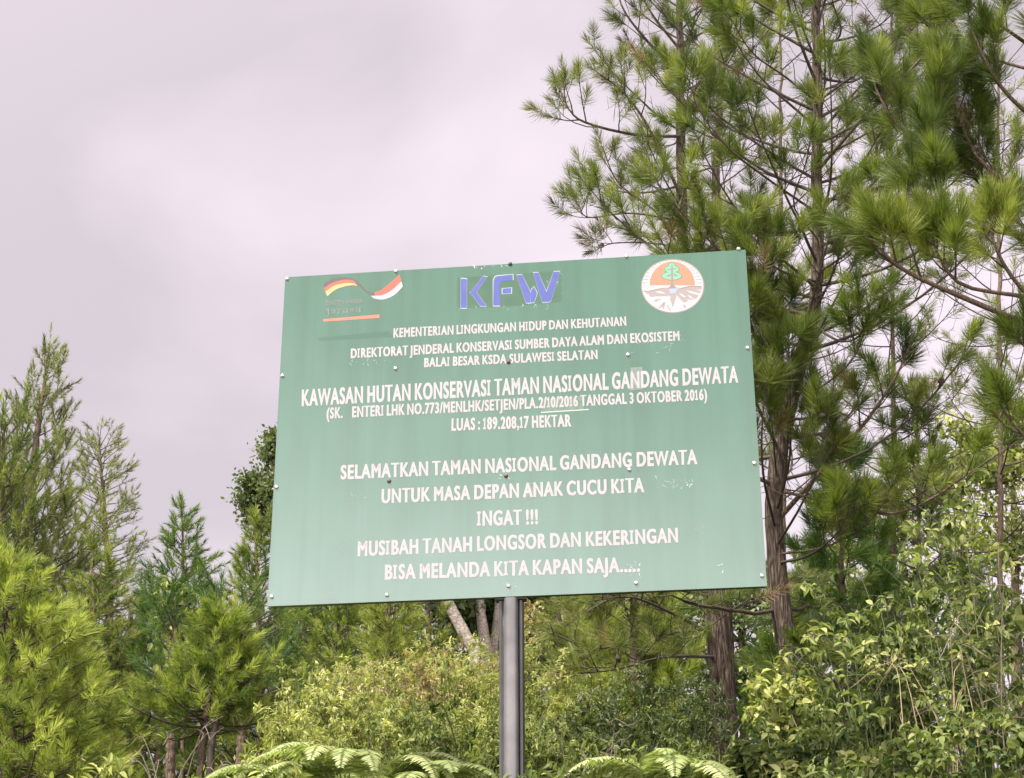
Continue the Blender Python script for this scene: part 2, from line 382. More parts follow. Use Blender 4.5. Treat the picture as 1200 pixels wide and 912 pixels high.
    def glyph(ch):
        if ch in glyphs: return glyphs[ch]
        cu = bpy.data.curves.new('g', 'FONT'); cu.body = ch; cu.resolution_u = 8; cu.size = 1
        ob = bpy.data.objects.new('g', cu); COL.objects.link(ob); bpy.context.view_layer.update()
        me = bpy.data.meshes.new_from_object(ob.evaluated_get(bpy.context.evaluated_depsgraph_get()))
        v = np.array([x.co[:] for x in me.vertices]).reshape(-1, 3); f = [tuple(p.vertices) for p in me.polygons]
        def wid(s):
            cu.body = s; bpy.context.view_layer.update()
            e_ = ob.evaluated_get(bpy.context.evaluated_depsgraph_get()); return max(q_[0] for q_ in e_.bound_box)
        adv = wid('H' + ch + 'H') - wid('HH')
        bpy.data.objects.remove(ob); bpy.data.curves.remove(cu); bpy.data.meshes.remove(me)
        # outline normals for emboldening
        cnt = {}
        for p in f:
            for a, b_ in zip(p, p[1:] + p[:1]): cnt[(min(a, b_), max(a, b_))] = cnt.get((min(a, b_), max(a, b_)), 0) + 1
        nr = np.zeros((len(v), 2))
        for p in f:
            area = sum(v[a][0] * v[b_][1] - v[b_][0] * v[a][1] for a, b_ in zip(p, p[1:] + p[:1]))
            for a, b_ in zip(p, p[1:] + p[:1]):
                if cnt[(min(a, b_), max(a, b_))] == 1:
                    e_ = v[b_] - v[a]; ln = math.hypot(e_[0], e_[1])
                    if ln < 1e-7: continue
                    q_ = np.array([e_[1], -e_[0]]) / ln * (1 if area > 0 else -1)
                    nr[a] += q_; nr[b_] += q_
        l = np.linalg.norm(nr, axis=1)
        nr = np.where(l[:, None] > .2, nr * 2 / np.maximum(l, .2)[:, None] ** 2, 0)      # mitred offset direction
        l2 = np.linalg.norm(nr, axis=1, keepdims=True); nr = nr * np.minimum(1, 1.5 / np.maximum(l2, 1e-6))
        glyphs[ch] = (v[:, :2], f, nr, adv); return glyphs[ch]
    capH = glyph('H')[0][:, 1].max()
    def layout(text, sx_bold=.075, sy_bold=.038, serif_i=True, track=.04):
        """returns verts (cap height 1), faces, total width"""
        V, Fc, x, nv = [], [], 0.0, 0
        for ch in text:
            if ch == ' ': x += .36; continue
            if ch == 'I' and serif_i:      # barred capital I
                w_, s_, b_ = .44, .22, .155
                y1 = 1.0
                pts = np.array([(0, 0), (w_, 0), (w_, b_), ((w_ + s_) / 2, b_), ((w_ + s_) / 2, y1 - b_), (w_, y1 - b_), (w_, y1), (0, y1), (0, y1 - b_), ((w_ - s_) / 2, y1 - b_), ((w_ - s_) / 2, b_), (0, b_)], float)
                V.append(pts + (x + .04, 0)); fs = [(0, 1, 2, 3, 10, 11), (10, 3, 4, 9), (9, 4, 5, 6, 7, 8)]
                Fc += [tuple(i + nv for i in q_) for q_ in fs]; nv += 12; x += w_ + .10 + track; continue
            if ch == '1' and serif_i:      # one with a flag and a foot
                w_, s_, b_ = .50, .21, .15; x0 = .17
                pts = np.array([(0, 0), (w_, 0), (w_, b_), (x0 + s_, b_), (x0 + s_, 1), (x0 + .03, 1), (x0 - .06, .90), (0, .85), (0, .72), (x0, .72), (x0, b_), (0, b_)], float)
                V.append(pts + (x + .05, 0)); Fc += [tuple(i + nv for i in q_) for q_ in ((0, 1, 2, 3, 10, 11), (10, 3, 4, 5, 6, 9), (6, 7, 8, 9))]; nv += 12; x += w_ + .12 + track; continue
            v, f, nr, adv = glyph(ch)
            v = v / capH + nr * (sx_bold, sy_bold)
            if ch in '!':
                v = v * (1.0, 1.0)
            V.append(v + (x + sx_bold, 0)); Fc += [tuple(i + nv for i in q_) for q_ in f]; nv += len(v); x += adv / capH + 2 * sx_bold * .55 + track
        V = np.concatenate(V); V[:, 0] -= V[:, 0].min()
        return V, Fc, V[:, 0].max()
    def put(text, pl, pr, capl, capr, m, off, name='lettering', **kw):
        """baseline ends pl and pr, cap tops capl and capr, all as seen in the photograph"""
        V, Fc, W = layout(text, **kw)
        a, b_, c_, d_ = [np.array(board_uv(*q_)) for q_ in (pl, pr, capl, capr)]
        s = V[:, 0:1] / W; tt = V[:, 1:2]
        uv = (a + (b_ - a) * s) * (1 - tt) + (c_ + (d_ - c_) * s) * tt
        me = bpy.data.meshes.new(name); co = from_uv(uv[:, 0], uv[:, 1], off) - np.array(root.location)
        me.from_pydata(co.tolist(), [], Fc); me.update(); me.materials.append(m)
        ob = bpy.data.objects.new(name, me); COL.objects.link(ob); ob.parent = root
        return ob
    lines = [
        ('KEMENTERIAN LINGKUNGAN HIDUP DAN KEHUTANAN', (461, 395.5), (734, 381.5), 10.2, 10),
        ('DIREKTORAT JENDERAL KONSERVASI SUMBER DAYA ALAM DAN EKOSISTEM', (411, 419.7), (796.5, 398.8), 10.5, 10.5),
        ('BALAI BESAR KSDA.SULAWESI SELATAN', (497, 430.3), (700.5, 420.6), 10.2, 10.2),
        ('KAWASAN HUTAN KONSERVASI TAMAN NASIONAL GANDANG DEWATA', (353.5, 475.7), (865.3, 447.9), 18.2, 18.4),
        ('(SK.    ENTERI LHK NO.773/MENLHK/SETJEN/PLA.2/10/2016 TANGGAL 3 OKTOBER 2016)', (382.7, 490.5), (828.8, 468.4), 12, 12),
        ('LUAS : 189.208,17 HEKTAR', (529, 504.6), (669.6, 499.6), 13.5, 13.3),
        ('SELAMATKAN TAMAN NASIONAL GANDANG DEWATA', (399, 561.6), (817.3, 543.5), 15.6, 16),
        ('UNTUK MASA DEPAN ANAK CUCU KITA', (447, 589.6), (755.2, 576.5), 15.6, 16),
        ('INGAT !!!', (558.7, 616.2), (630.7, 614), 16.5, 16.5),
        ('MUSIBAH TANAH LONGSOR DAN KEKERINGAN', (419.2, 651.7), (794.7, 635.3), 16.4, 16),
        ('BISA MELANDA KITA KAPAN SAJA.....', (451, 679), (750, 669.6), 16.4, 16.4)]
    for tx, pl, pr, c1, c2 in lines:
        put(tx, pl, pr, (pl[0] + .3, pl[1] - c1), (pr[0] - .5, pr[1] - c2), white, .0022)
    # --- traced flat shapes (vinyl) on the board
    def poly(loops, m, off, name, parent=root):
        mb_v, fs, k0 = [], [], 0
        for lp in loops:
            for x, y in lp: mb_v.append(on_board(x, y, off) - np.array(root.location))
            fs.append(tuple(range(k0, k0 + len(lp)))); k0 += len(lp)
        me = bpy.data.meshes.new(name); me.from_pydata([tuple(v) for v in mb_v], [], fs); me.update(); me.materials.append(m)
        ob = bpy.data.objects.new(name, me); COL.objects.link(ob); ob.parent = parent; return ob
    def strip(top, bot, n=24):
        a, b_ = spline(np.c_[np.array(top), np.zeros(len(top))], n)[:, :2], spline(np.c_[np.array(bot), np.zeros(len(bot))], n)[:, :2]
        return [[tuple(a[i]), tuple(a[i + 1]), tuple(b_[i + 1]), tuple(b_[i])] for i in range(n - 1)]
    def z1(l, o=(360, 300), s=7.5): return [(x / s + o[0], y / s + o[1]) for x, y in l]
    blk = simple('faded black print', (0.057, 0.049, 0.041), .45, spec=.4); red = simple('red print', (0.328, 0.070, 0.045), .45, spec=.4)
    gold = simple('yellow print', (0.394, 0.279, 0.107), .45, spec=.4); wht = simple('white print', (0.344, 0.320, 0.336), .45, spec=.4)
    blue = simple('blue vinyl', (0.037, 0.053, 0.221), .4, spec=.5, noise=(25, .12)); edge = simple('pale cut edge', (0.213, 0.287, 0.271), .5)
    # ribbon emblem
    t0 = z1([(140, 245), (230, 200), (330, 190), (410, 205), (470, 250), (540, 320), (600, 322)])
    t1 = z1([(147, 283), (235, 232), (330, 210), (400, 216), (455, 262), (540, 335), (598, 340)])
    ribbon = poly(strip(t0, t1), blk, .0015, 'ribbon_emblem')
    poly(strip(z1([(147, 283), (235, 232), (330, 210), (400, 216), (440, 250)]), z1([(160, 315), (240, 262), (330, 240), (400, 236), (440, 252)])), red, .0017, 'stripe', ribbon)
    poly(strip(z1([(160, 315), (240, 262), (330, 240), (400, 240), (437, 256)]), z1([(176, 355), (245, 300), (330, 268), (400, 258), (437, 262)])), gold, .0015, 'stripe', ribbon)
    poly(strip(z1([(590, 322), (650, 300), (720, 245), (812, 165)]), z1([(595, 350), (660, 345), (740, 305), (828, 225)])), red, .0017, 'stripe', ribbon)
    poly(strip(z1([(560, 352), (610, 350), (660, 345), (740, 305), (828, 225)]), z1([(590, 375), (640, 383), (690, 378), (770, 340), (840, 270)])), wht, .0014, 'stripe', ribbon)
    # small worn lettering under the ribbon
    grey = simple('worn dark lettering', (.045, .055, .045), .5)
    shade = simple('pale worn lettering edge', (.13, .19, .15), .5)
    kw = dict(sx_bold=.03, sy_bold=.02, serif_i=False)
    for tx, y0, x1, ca in (('kerja sama', 0, 497, 5.6), ('jerman', 10.6, 478, 6.4)):
        a0 = z1([(160, 432)])[0]; b0 = z1([(x1, 408)])[0]
        put(tx, (a0[0], a0[1] + y0), (b0[0], b0[1] + y0), (a0[0], a0[1] - ca + y0), (b0[0], b0[1] - ca + y0), shade, .0012, sx_bold=.085, sy_bold=.07, serif_i=False)
        put(tx, (a0[0] + .2, a0[1] + y0), (b0[0], b0[1] + y0), (a0[0] + .2, a0[1] - ca + y0), (b0[0], b0[1] - ca + y0), grey, .0018, **kw)
    orange = simple('orange print', (0.344, 0.098, 0.053), .5)
    a0 = z1([(140, 578)])[0]; b0 = z1([(640, 545)])[0]
    poly(strip(z1([(140, 556), (390, 536), (636, 515)]), z1([(142, 578), (390, 562), (636, 545)]), 6), orange, .0012, 'emblem_bar')
    put('JERMAN KERJA SAMA INDONESIA'.replace('INDONESIA', 'INDONESIA'), (a0[0] + 1, a0[1] - .6), (b0[0] - 1, b0[1] - .6), (a0[0] + 1, a0[1] - 2.4), (b0[0] - 1, b0[1] - 3.2), simple('pale orange print', (0.344, 0.148, 0.090), .5), .0016, **kw)
    # KFW
    def z2(l): return [(x / 7.5 + 520, y / 7.5 + 300) for x, y in l]
    K = [[(150, 200), (204, 205), (202, 457), (148, 457)],
         [(345, 180), (382, 185), (288, 318), (232, 322)], [(232, 322), (288, 318), (376, 443), (322, 440)],
         [(470, 178), (607, 165), (607, 215), (500, 225), (496, 250), (496, 437), (434, 437), (438, 215), (450, 188)],
         [(518, 288), (594, 282), (592, 328), (516, 332)],
         [(640, 170), (690, 167), (768, 330), (760, 412), (722, 412)], [(768, 300), (795, 270), (820, 330), (795, 408), (764, 412)],
         [(786, 150), (832, 148), (903, 318), (900, 405), (866, 408)], [(903, 318), (966, 140), (1022, 138), (942, 395), (925, 405), (900, 405)]]
    def grow(l, g):
        c_ = np.mean(l, axis=0); return [tuple(np.array(p) + norm(np.array(p) - c_) * g) for p in l]
    poly([z2(grow(l, 9)) for l in K[:1]] + [z2(grow(l, 9)) for l in K[3:5]] , edge, .0012, 'emblem_edge')
    poly([z2(grow(l, 7)) for l in (K[1],)], edge, .0011, 'emblem_edge'); poly([z2(grow(l, 7)) for l in (K[2],)], edge, .0012, 'emblem_edge')
    poly([z2(grow(l, 7)) for l in (K[5], )], edge, .0011, 'emblem_edge'); poly([z2(grow(l, 7)) for l in (K[6], K[8])], edge, .0013, 'emblem_edge'); poly([z2(grow(l, 7)) for l in (K[7],)], edge, .0012, 'emblem_edge')
    for idx in ((0, 1), (2,), (3, 4), (5,), (6,), (7,), (8,)):
        ob = poly([z2(K[i]) for i in idx], blue, .0019 + .0001 * (idx[0] % 3), 'emblem_letter')
    patch = simple('old paint square', (.034, .092, .050), .2, spec=.72, noise=(14, .10))
    poly([z2([(120, 190), (640, 160), (1040, 130), (1035, 405), (640, 440), (120, 462)])], patch, .0006, 'paint_patch')
    poly([[(372, 396), (455, 388), (462, 395), (375, 399.5)]], simple('old paint band', (.026, .090, .054), .2, spec=.8), .0006, 'paint_patch')
    # round emblem (tree and roots)
    def z3(l): return [(x / 10.73 + 740, y / 10.73 + 290) for x, y in l]
    cx, cy = 518, 487
    def ell(rx, ry, n=64, a0=0, a1=2 * np.pi, c_=(cx, cy)): return [(c_[0] + rx * math.cos(a), c_[1] + ry * math.sin(a)) for a in np.linspace(a0, a1, n, endpoint=abs(a1 - a0) < 6.2)]
    brown = simple('grey brown print', (0.164, 0.131, 0.115), .45, spec=.4); pink = simple('emblem white', (0.353, 0.320, 0.328), .45, spec=.4)
    peach = simple('orange emblem print', (.34, .15, .085), .45, spec=.4); mint = simple('mint print', (0.123, 0.295, 0.197), .45, spec=.4); lblue = simple('light blue print', (.21, .25, .34), .45)
    disc = poly([z3(ell(400, 342))], brown, .0010, 'round_emblem'); poly([z3(ell(386, 328))], pink, .0013, 'white_disc', disc)
    dome = ell(285, 300, 40, np.pi, 2 * np.pi, (513, 478)); poly([z3(dome)], brown, .0016, 'sky_outline', disc)
    dome = ell(278, 293, 40, np.pi, 2 * np.pi, (513, 476)); poly([z3(dome)], peach, .0018, 'orange_sky', disc)
    rays = []
    for a in np.linspace(np.pi * 1.03, np.pi * 1.97, 22):
        w_ = .022; r0, r1 = (300, 312), (366, 312)
        p = lambda aa, rr, ry: (513 + rr * math.cos(aa), 478 + ry * math.sin(aa))
        rays.append([p(a - w_ * .4, 300, 306), p(a + w_ * .7, 300, 306), p(a + w_, 372, 322), p(a - w_, 372, 322)])
    poly([z3(l) for l in rays], simple('pale green print', (0.107, 0.213, 0.156), .5), .0016, 'ray_print', disc)
    def cloud(cs, g): return [z3(ell(rx + g, ry + g, 24, c_=(x, y))) for x, y, rx, ry in cs]
    crown = [(508, 225, 40, 28), (508, 275, 92, 42), (506, 360, 122, 50)]
    for i, c_ in enumerate(crown):
        poly(cloud([c_], 9), simple('dark green print', (0.045, 0.123, 0.074), .5), .0019 + .0001 * i, 'crown_outline', disc); poly(cloud([c_], 0), mint, .00225 + .0001 * i, 'crown_print', disc)
    trunkp = [[(503, 210), (515, 210), (522, 300), (524, 440), (545, 490), (580, 520), (450, 520), (488, 490), (500, 440), (500, 300)]]
    poly([z3(l) for l in trunkp], brown, .0027, 'trunk_print', disc)
    poly([z3([(455, 352), (500, 335), (500, 350), (440, 378)]), z3([(585, 352), (530, 330), (530, 348), (560, 365)]), z3([(420, 285), (500, 268), (500, 282)]), z3([(580, 268), (524, 262), (524, 278)])], brown, .0028, 'trunk_print', disc)
    rootc = simple('grey root print', (.20, .175, .165), .45)
    soil = [(150, 540), (200, 552), (300, 530), (400, 510), (480, 505), (560, 505), (650, 510), (740, 490), (885, 492)]
    low = [(165, 560), (260, 640), (300, 690), (400, 640), (470, 600), (520, 760), (570, 600), (650, 700), (820, 640), (870, 560), (885, 505)]
    poly([z3(soil + low[::-1])], rootc, .0022, 'soil_print', disc)
    gaps = [[(300, 560), (360, 550), (435, 583), (360, 580)], [(190, 640), (300, 620), (430, 615), (420, 640), (280, 662)], [(170, 575), (230, 595), (185, 605)],
            [(250, 715), (380, 700), (340, 745), (300, 748)], [(440, 690), (455, 640), (492, 612), (488, 650), (455, 688)], [(560, 600), (600, 640), (660, 700), (740, 720), (690, 738), (600, 690)],
            [(590, 580), (640, 590), (690, 630), (650, 625)], [(690, 540), (780, 560), (870, 585), (840, 600), (740, 575)], [(700, 600), (740, 610), (785, 650), (740, 640)], [(680, 655), (740, 660), (800, 680), (770, 695)], [(810, 530), (880, 535), (885, 555)]]
    poly([z3(l) for l in gaps], pink, .0025, 'root_gap', disc)
    tails = [[(395, 690), (430, 690), (405, 790), (385, 750)], [(440, 725), (455, 720), (500, 795), (480, 800)], [(640, 700), (665, 700), (690, 760), (660, 765)], [(340, 760), (395, 700), (405, 715), (355, 775)]]
    poly([z3(l) for l in tails], rootc, .0019, 'root_print', disc)
    poly([z3([(140, 540), (200, 550), (300, 528), (400, 508), (400, 518), (300, 540), (200, 562), (150, 552)]), z3([(620, 512), (740, 482), (885, 486), (880, 498), (740, 496), (630, 522)])], simple('dark line print', (.15, .125, .12), .5), .0028, 'soil_line', disc)
    poly([z3([(472, 520), (600, 515), (560, 550), (560, 580), (485, 582), (480, 545)])], lblue, .0030, 'spring_print', disc)
    # --- wear: glue residue, peeled flakes and scratches
    wear = simple('peeled white flakes', (0.344, 0.361, 0.344), .6); res = simple('glue residue', (0.124, 0.186, 0.155), .55, noise=(60, .3)); pinkres = simple('pinkish residue', (.105, .145, .12), .6, noise=(60, .2))
    rs = np.random.default_rng(3)
    def flakes(x0, y0, x1, y1, n, smax, m, off=.0008, thin=.25):
        lp = []
        for _ in range(n):
            c_ = np.array([rs.uniform(x0, x1), rs.uniform(y0, y1)]); a = rs.uniform(0, np.pi); s = smax * rs.uniform(.25, 1)
            th = np.sort(rs.uniform(0, 2 * np.pi, 6)); rr = rs.uniform(.5, 1, 6)
            q_ = np.stack([np.cos(th) * rr * s, np.sin(th) * rr * s * thin], 1) @ np.array([[math.cos(a), math.sin(a)], [-math.sin(a), math.cos(a)]])
            lp.append([tuple(c_ + p) for p in q_])
        for i, l in enumerate(lp): yield l
    def wear_part(specs, m, off):
        lps = [l for s in specs for l in flakes(*s, None)]
        mbv, fs, k0 = [], [], 0
        for i, l in enumerate(lps):
            o_ = off + .0004 * (i / max(1, len(lps)))
            for x, y in l: mbv.append(on_board(x, y, o_) - np.array(root.location))
            fs.append(tuple(range(k0, k0 + len(l)))); k0 += len(l)
        me = bpy.data.meshes.new('peeled_patch'); me.from_pydata([tuple(v) for v in mbv], [], fs); me.update(); me.materials.append(m)
        ob = bpy.data.objects.new('peeled_patch', me); COL.objects.link(ob); ob.parent = root
    wear_part([(554, 311, 570, 315, 6, 4), (573, 311, 582, 315, 2, 4), (586, 311, 594, 313, 2, 4)], wear, .0010)
    wear_part([(776, 563, 812, 574, 26, 4.5), (768, 560, 790, 574, 8, 5)], res, .0010)
    wear_part([(790, 565, 811, 573, 9, 4)], wear, .0016)
    wear_part([(392, 578, 428, 590, 10, 4)], res, .0010)
    wear_part([(392, 634, 404, 653, 16, 3.5)], res, .0010)
    wear_part([(812, 618, 824, 634, 16, 3.5)], res, .0010)
    wear_part([(408, 422, 440, 428, 12, 4), (440, 420, 460, 430, 6, 2.5)], res, .0010)
    wear_part([(585, 556, 598, 561, 8, 3.5)], wear, .0010)
    wear_part([(735, 655, 754, 676, 14, 4)], wear, .0010)
    wear_part([(842, 658, 847, 671, 3, 5)], wear, .0010)
    wear_part([(606, 575, 640, 610, 24, 3.4)], res, .0009)
    wear_part([(706, 632, 712, 648, 5, 3)], res, .0010)
    wear_part([(540, 359, 660, 363, 18, 3.0), (536, 362, 560, 364, 4, 2.5)], res, .0009)
    wear_part([(606, 355, 630, 359, 8, 2.5), (560, 361, 605, 363, 4, 2)], wear, .0012)
    wear_part([(640, 318, 662, 360, 18, 3)], res, .0010)
    wear_part([(700, 400, 790, 414, 16, 4)], res, .0010)
    wear_part([(797, 393, 806, 400, 8, 3)], res, .0010)
    wear_part([(588, 683, 604, 695, 12, 2)], wear, .0010)
    poly([[(739, 431), (753, 430), (753, 456), (738, 458)]], pinkres, .0013, 'residue_patch')
    poly([[(636, 467), (684, 464), (684, 481), (634, 483)]], simple('thin residue', (.075, .13, .095), .6, noise=(50, .2)), .0013, 'residue_patch')
    poly([[(617, 566), (628, 565), (630, 583), (614, 586)]], simple('thin residue on letters', (.10, .145, .12), .6, noise=(60, .2)), .0013, 'residue_patch')
    poly([[(634, 483.0), (690, 479.5), (690, 480.6), (634, 484.2)]], wear, .0018, 'residue_patch')
build_sign()

# ------------------------------------------------------------------ vegetation builders
def needles(mb, p0, d, ln, nl, n, wd, tint, fine=True, amin=.22, amax=1.3, droop=.0):
    """bottle-brush shoots: p0,d (S,3), ln,nl (S,), n needles each"""
    S = len(p0)
    if S == 0: return
    p0 = np.repeat(p0, n, 0); d = norm(np.repeat(d, n, 0)); ln = np.repeat(ln, n); nl = np.repeat(nl, n) * rng.uniform(.65, 1.1, S * n); tint = np.repeat(tint, n)
    t = rng.uniform(0, 1, S * n); az = rng.uniform(0, 2 * np.pi, S * n)
    u, v = perp(d); rad = u * np.cos(az)[:, None] + v * np.sin(az)[:, None]
    an = amax - (amax - amin) * t + rng.normal(0, .12, S * n)
    dr = d * np.cos(an)[:, None] + rad * np.sin(an)[:, None]
    b = p0 + d * (ln * t)[:, None]
    dr2 = norm(dr + d * .25 + np.array([0, 0, 1]) * rng.normal(-droop, .10, S * n)[:, None])
    side = norm(np.cross(dr, rng.normal(0, 1, (S * n, 3)))) * (wd * .5 * rng.uniform(.7, 1.2, S * n))[:, None]
    tn = np.clip(tint + rng.normal(0, .09, S * n), 0, 1)
    if fine:
        m = b + dr * (nl * .5)[:, None]; e = m + dr2 * (nl * .5)[:, None]
        V = np.stack([b - side * .7, b + side * .7, m + side, m - side, e], 1).reshape(-1, 3)
        k = np.arange(S * n)[:, None] * 5
        mb.add(V, k + np.array([0, 1, 2, 3]), k + np.array([3, 2, 4]), np.repeat(tn, 5))
    else:
        e = b + (dr + dr2) * (nl * .5)[:, None]
        V = np.stack([b - side, b + side, e], 1).reshape(-1, 3)
        k = np.arange(S * n)[:, None] * 3
        mb.add(V, None, k + np.array([0, 1, 2]), np.repeat(tn, 3))

def dvec(az, el): return np.array([math.cos(az) * math.cos(el), math.sin(az) * math.cos(el), math.sin(el)])

class Pine:
    def __init__(s, label, pts, rad, group=None, name='pine_tree', needle='needle_mid', bark_m='bark_thin', nl=.18, n=70, wd=.006, fine=True, sl=.22, tint=(.5, .16), cat='pine tree', droop=.05, sides=12, rough=.03):
        s.pts = np.asarray(pts, float); s.nl, s.n, s.wd, s.fine, s.sl, s.tint, s.droop = nl, n, wd, fine, sl, tint, droop
        s.root = thing(name, s.pts[0], label, cat, group)
        s.tr, s.br, s.fo = MB(), MB(), MB(); s.sh = []
        s.nm, s.bm = MAT[needle], MAT[bark_m]
        s.path = spline(s.pts, 40); s.r = np.interp(np.linspace(0, 1, 40), np.linspace(0, 1, len(rad)), rad)
        seg = np.r_[0, np.cumsum(np.linalg.norm(np.diff(s.path, axis=0), axis=1))]; s.len = seg[-1]; s.seg = seg / seg[-1]
        p = np.array([[np.interp(t, s.seg, s.path[:, i]) for i in range(3)] for t in np.linspace(0, 1, 70)])
        p[1:-1] += rng.normal(0, .006, (68, 3)) * [1, 1, 0]
        p = np.vstack([[p[0] - [0, 0, .35]], p]); r_ = np.interp(np.linspace(0, 1, 70), s.seg, s.r); r_ = np.r_[r_[0] * 1.25, r_]; r_[1] *= 1.12
        tube(s.tr, p, r_, sides, rough=rough)
    def at(s, t):
        return np.array([np.interp(t, s.seg, s.path[:, i]) for i in range(3)]), float(np.interp(t, s.seg, s.r))
    def shoot(s, p, d, ln=None, k=1.0, dt=0.0):
        s.sh.append((p, d, (s.sl if ln is None else ln) * random.uniform(.75, 1.25), s.nl * k * random.uniform(.72, 1.14), np.clip(random.gauss(s.tint[0] + dt, s.tint[1]), 0, 1)))
    def twig(s, p, d, L, r0, up=.5, bare=0.0, subs=True, dens=1.0):
        """one side branch with its shoots"""
        n = 5; pts = [p]; dd = norm(d)
        for i in range(n - 1):
            dd = norm(dd + np.array([0, 0, up / n]) + rng.normal(0, .09, 3)); pts.append(pts[-1] + dd * L / (n - 1))
        pts = np.array(pts); tube(s.br, pts, np.linspace(r0, max(.002, r0 * .35), n), 5)
        s.shoot(pts[-1] - dd * s.sl * .4, dd)
        if subs:
            m = int(L * (1 - bare) / (.20 / dens) + random.random())
            for j in range(m):
                t = bare + (1 - bare) * random.uniform(.1, .95); i = min(n - 2, int(t * (n - 1))); f = t * (n - 1) - i
                q = pts[i] * (1 - f) + pts[i + 1] * f; u, v = perp(pts[i + 1] - pts[i]); a = random.uniform(0, 2 * math.pi)
                sd = norm((pts[i + 1] - pts[i]) / np.linalg.norm(pts[i + 1] - pts[i]) * .8 + (u * math.cos(a) + v * math.sin(a)) * .8 + np.array([0, 0, .75]))
                l2 = random.uniform(.5, 1.1) * max(s.sl, .14)
                e = q + sd * l2
                tube(s.br, np.array([q, e]), [r0 * .45, r0 * .3], 4)
                s.shoot(q + sd * l2 * .45, sd)
    def branch(s, pts, r0, f0=.35, gap=.22, side=.5, up=.5, dens=1.0, sides=6, tiplen=None, spread=.9, parent=None, bare_tw=0):
        """a limb along the points, with side twigs on its outer part"""
        pts = np.asarray(pts, float); n = len(pts); L = np.linalg.norm(np.diff(pts, axis=0), axis=1).sum()
        tube(s.br if parent is None else parent, pts, np.linspace(r0, max(.003, r0 * .28), n), sides)
        for _ in range(bare_tw):
            i = random.randint(1, n - 2); q = pts[i]; d = norm(norm(pts[i + 1] - pts[i]) * .5 + rng.normal(0, .6, 3)); l = random.uniform(.12, .42)
            tw = spline([q, q + d * l * .5 + rng.normal(0, .03, 3), q + d * l + [0, 0, random.uniform(-.08, .06)]], 7); tube(s.br, tw, np.linspace(.0035, .0012, 7), 4)
            for __ in range(2):
                a_ = tw[random.randint(2, 6)]; tube(s.br, np.array([a_, a_ + norm(d + rng.normal(0, .7, 3)) * l * random.uniform(.2, .45)]), [.002, .001], 3)
        t = f0 + random.uniform(0, gap / L); sgn = random.choice((-1, 1))
        while t < .97:
            i = min(n - 2, int(t * (n - 1))); f = t * (n - 1) - i
            q = pts[i] * (1 - f) + pts[i + 1] * f; d = norm(pts[i + 1] - pts[i]); lat = norm(np.cross(d, [0, 0, 1.0])) * sgn
            dd = norm(d * .75 + lat * spread * random.uniform(.5, 1.1) + np.array([0, 0, random.uniform(-.15, .45)]))
            s.twig(q, dd, max(.12, (L * side * (1.05 - t) + .10) * random.uniform(.6, 1.2)), max(.003, r0 * .4), up, 0.15, True, dens)
            sgn = -sgn; t += gap / L * random.uniform(.6, 1.4)
        d = norm(pts[-1] - pts[-2]); s.shoot(pts[-1] - d * s.sl * .5, d, s.sl * 1.3)
    def whorls(s, t0, t1, count, Lf, e0f, e1, r0=.02, nseg=8, jitter=.25, tier=1, **kw):
        """branches spread up the trunk; Lf(u) length and e0f(u) angle for u 0 (bottom) to 1 (top)"""
        az = random.uniform(0, 6.28)
        for i in range(count):
            u = (i // tier * tier + random.uniform(0, .8 if tier == 1 else 1.1)) / count; u = min(u, 1.0); t = t0 + (t1 - t0) * u; p, r = s.at(t)
            az += (2.4 if tier == 1 else 2 * math.pi / tier) + random.uniform(-.5, .5) * (1 if i % tier else 3)
            L = Lf(u) * random.uniform(1 - jitter, 1 + jitter); e = e0f(u) + random.gauss(0, .12); pts = [p]; a = az
            for k in range(nseg):
                f = k / (nseg - 1); pts.append(pts[-1] + dvec(a, e * (1 - f) + e1 * f) * L / nseg); a += random.gauss(0, .07)
            s.branch(pts, min(r * .55, r0 * (.4 + .6 * L / max(Lf(0), Lf(.3), .01))), **kw)
    def leader(s, k=4, L=.35):
        p, r = s.at(1.0); d = norm(s.path[-1] - s.path[-3])
        s.shoot(p - d * .1, d, s.sl * 1.6)
        for i in range(k): s.shoot(p - d * random.uniform(.02, L), norm(d + dvec(random.uniform(0, 6.28), 0) * .5), s.sl)
    def dead(s, share, cones=0):
        s.dead_sh = [x for x in s.sh if random.random() < share]; ids = set(id(x) for x in s.dead_sh); s.sh = [x for x in s.sh if id(x) not in ids]
        for x in random.sample(s.sh, cones):
            mb = MB(); th = np.linspace(0, 1, 8); r = .021 * np.sin(np.pi * np.clip(th * .92 + .08, 0, 1)) ** .7; d = norm(np.array([0, 0, -1.0]) + .4 * rng.normal(0, 1, 3)); q = x[0] - x[1] * .06
            tube(mb, q + d * (th * .062)[:, None], np.maximum(r, .002), 8, rough=.12); mb.build('cone', MAT['twig'], s.root)
    def done(s):
        o = s.tr.build('trunk', s.bm, s.root, smooth=True)
        if s.br.n: s.br.build('branchwork', MAT['twig'], s.root, smooth=True)
        a = s.sh; p = np.array([x[0] for x in a]); d = np.array([x[1] for x in a]); ln = np.array([x[2] for x in a]); nl = np.array([x[3] for x in a]); ti = np.array([x[4] for x in a])
        needles(s.fo, p, d, ln, nl, s.n, s.wd, ti, s.fine, droop=s.droop)
        s.fo.build('foliage', s.nm, s.root)
        if getattr(s, 'dead_sh', None):
            a = s.dead_sh; m = MB()
            needles(m, np.array([x[0] for x in a]), np.array([x[1] for x in a]), np.array([x[2] for x in a]), np.array([x[3] for x in a]) * .9, int(s.n * .6), s.wd, np.array([x[4] for x in a]), s.fine, droop=.25)
            o = m.build('dead_needles', MAT['needle_dead'], s.root); o['label'] = 'brown withered needles'
        return s.root

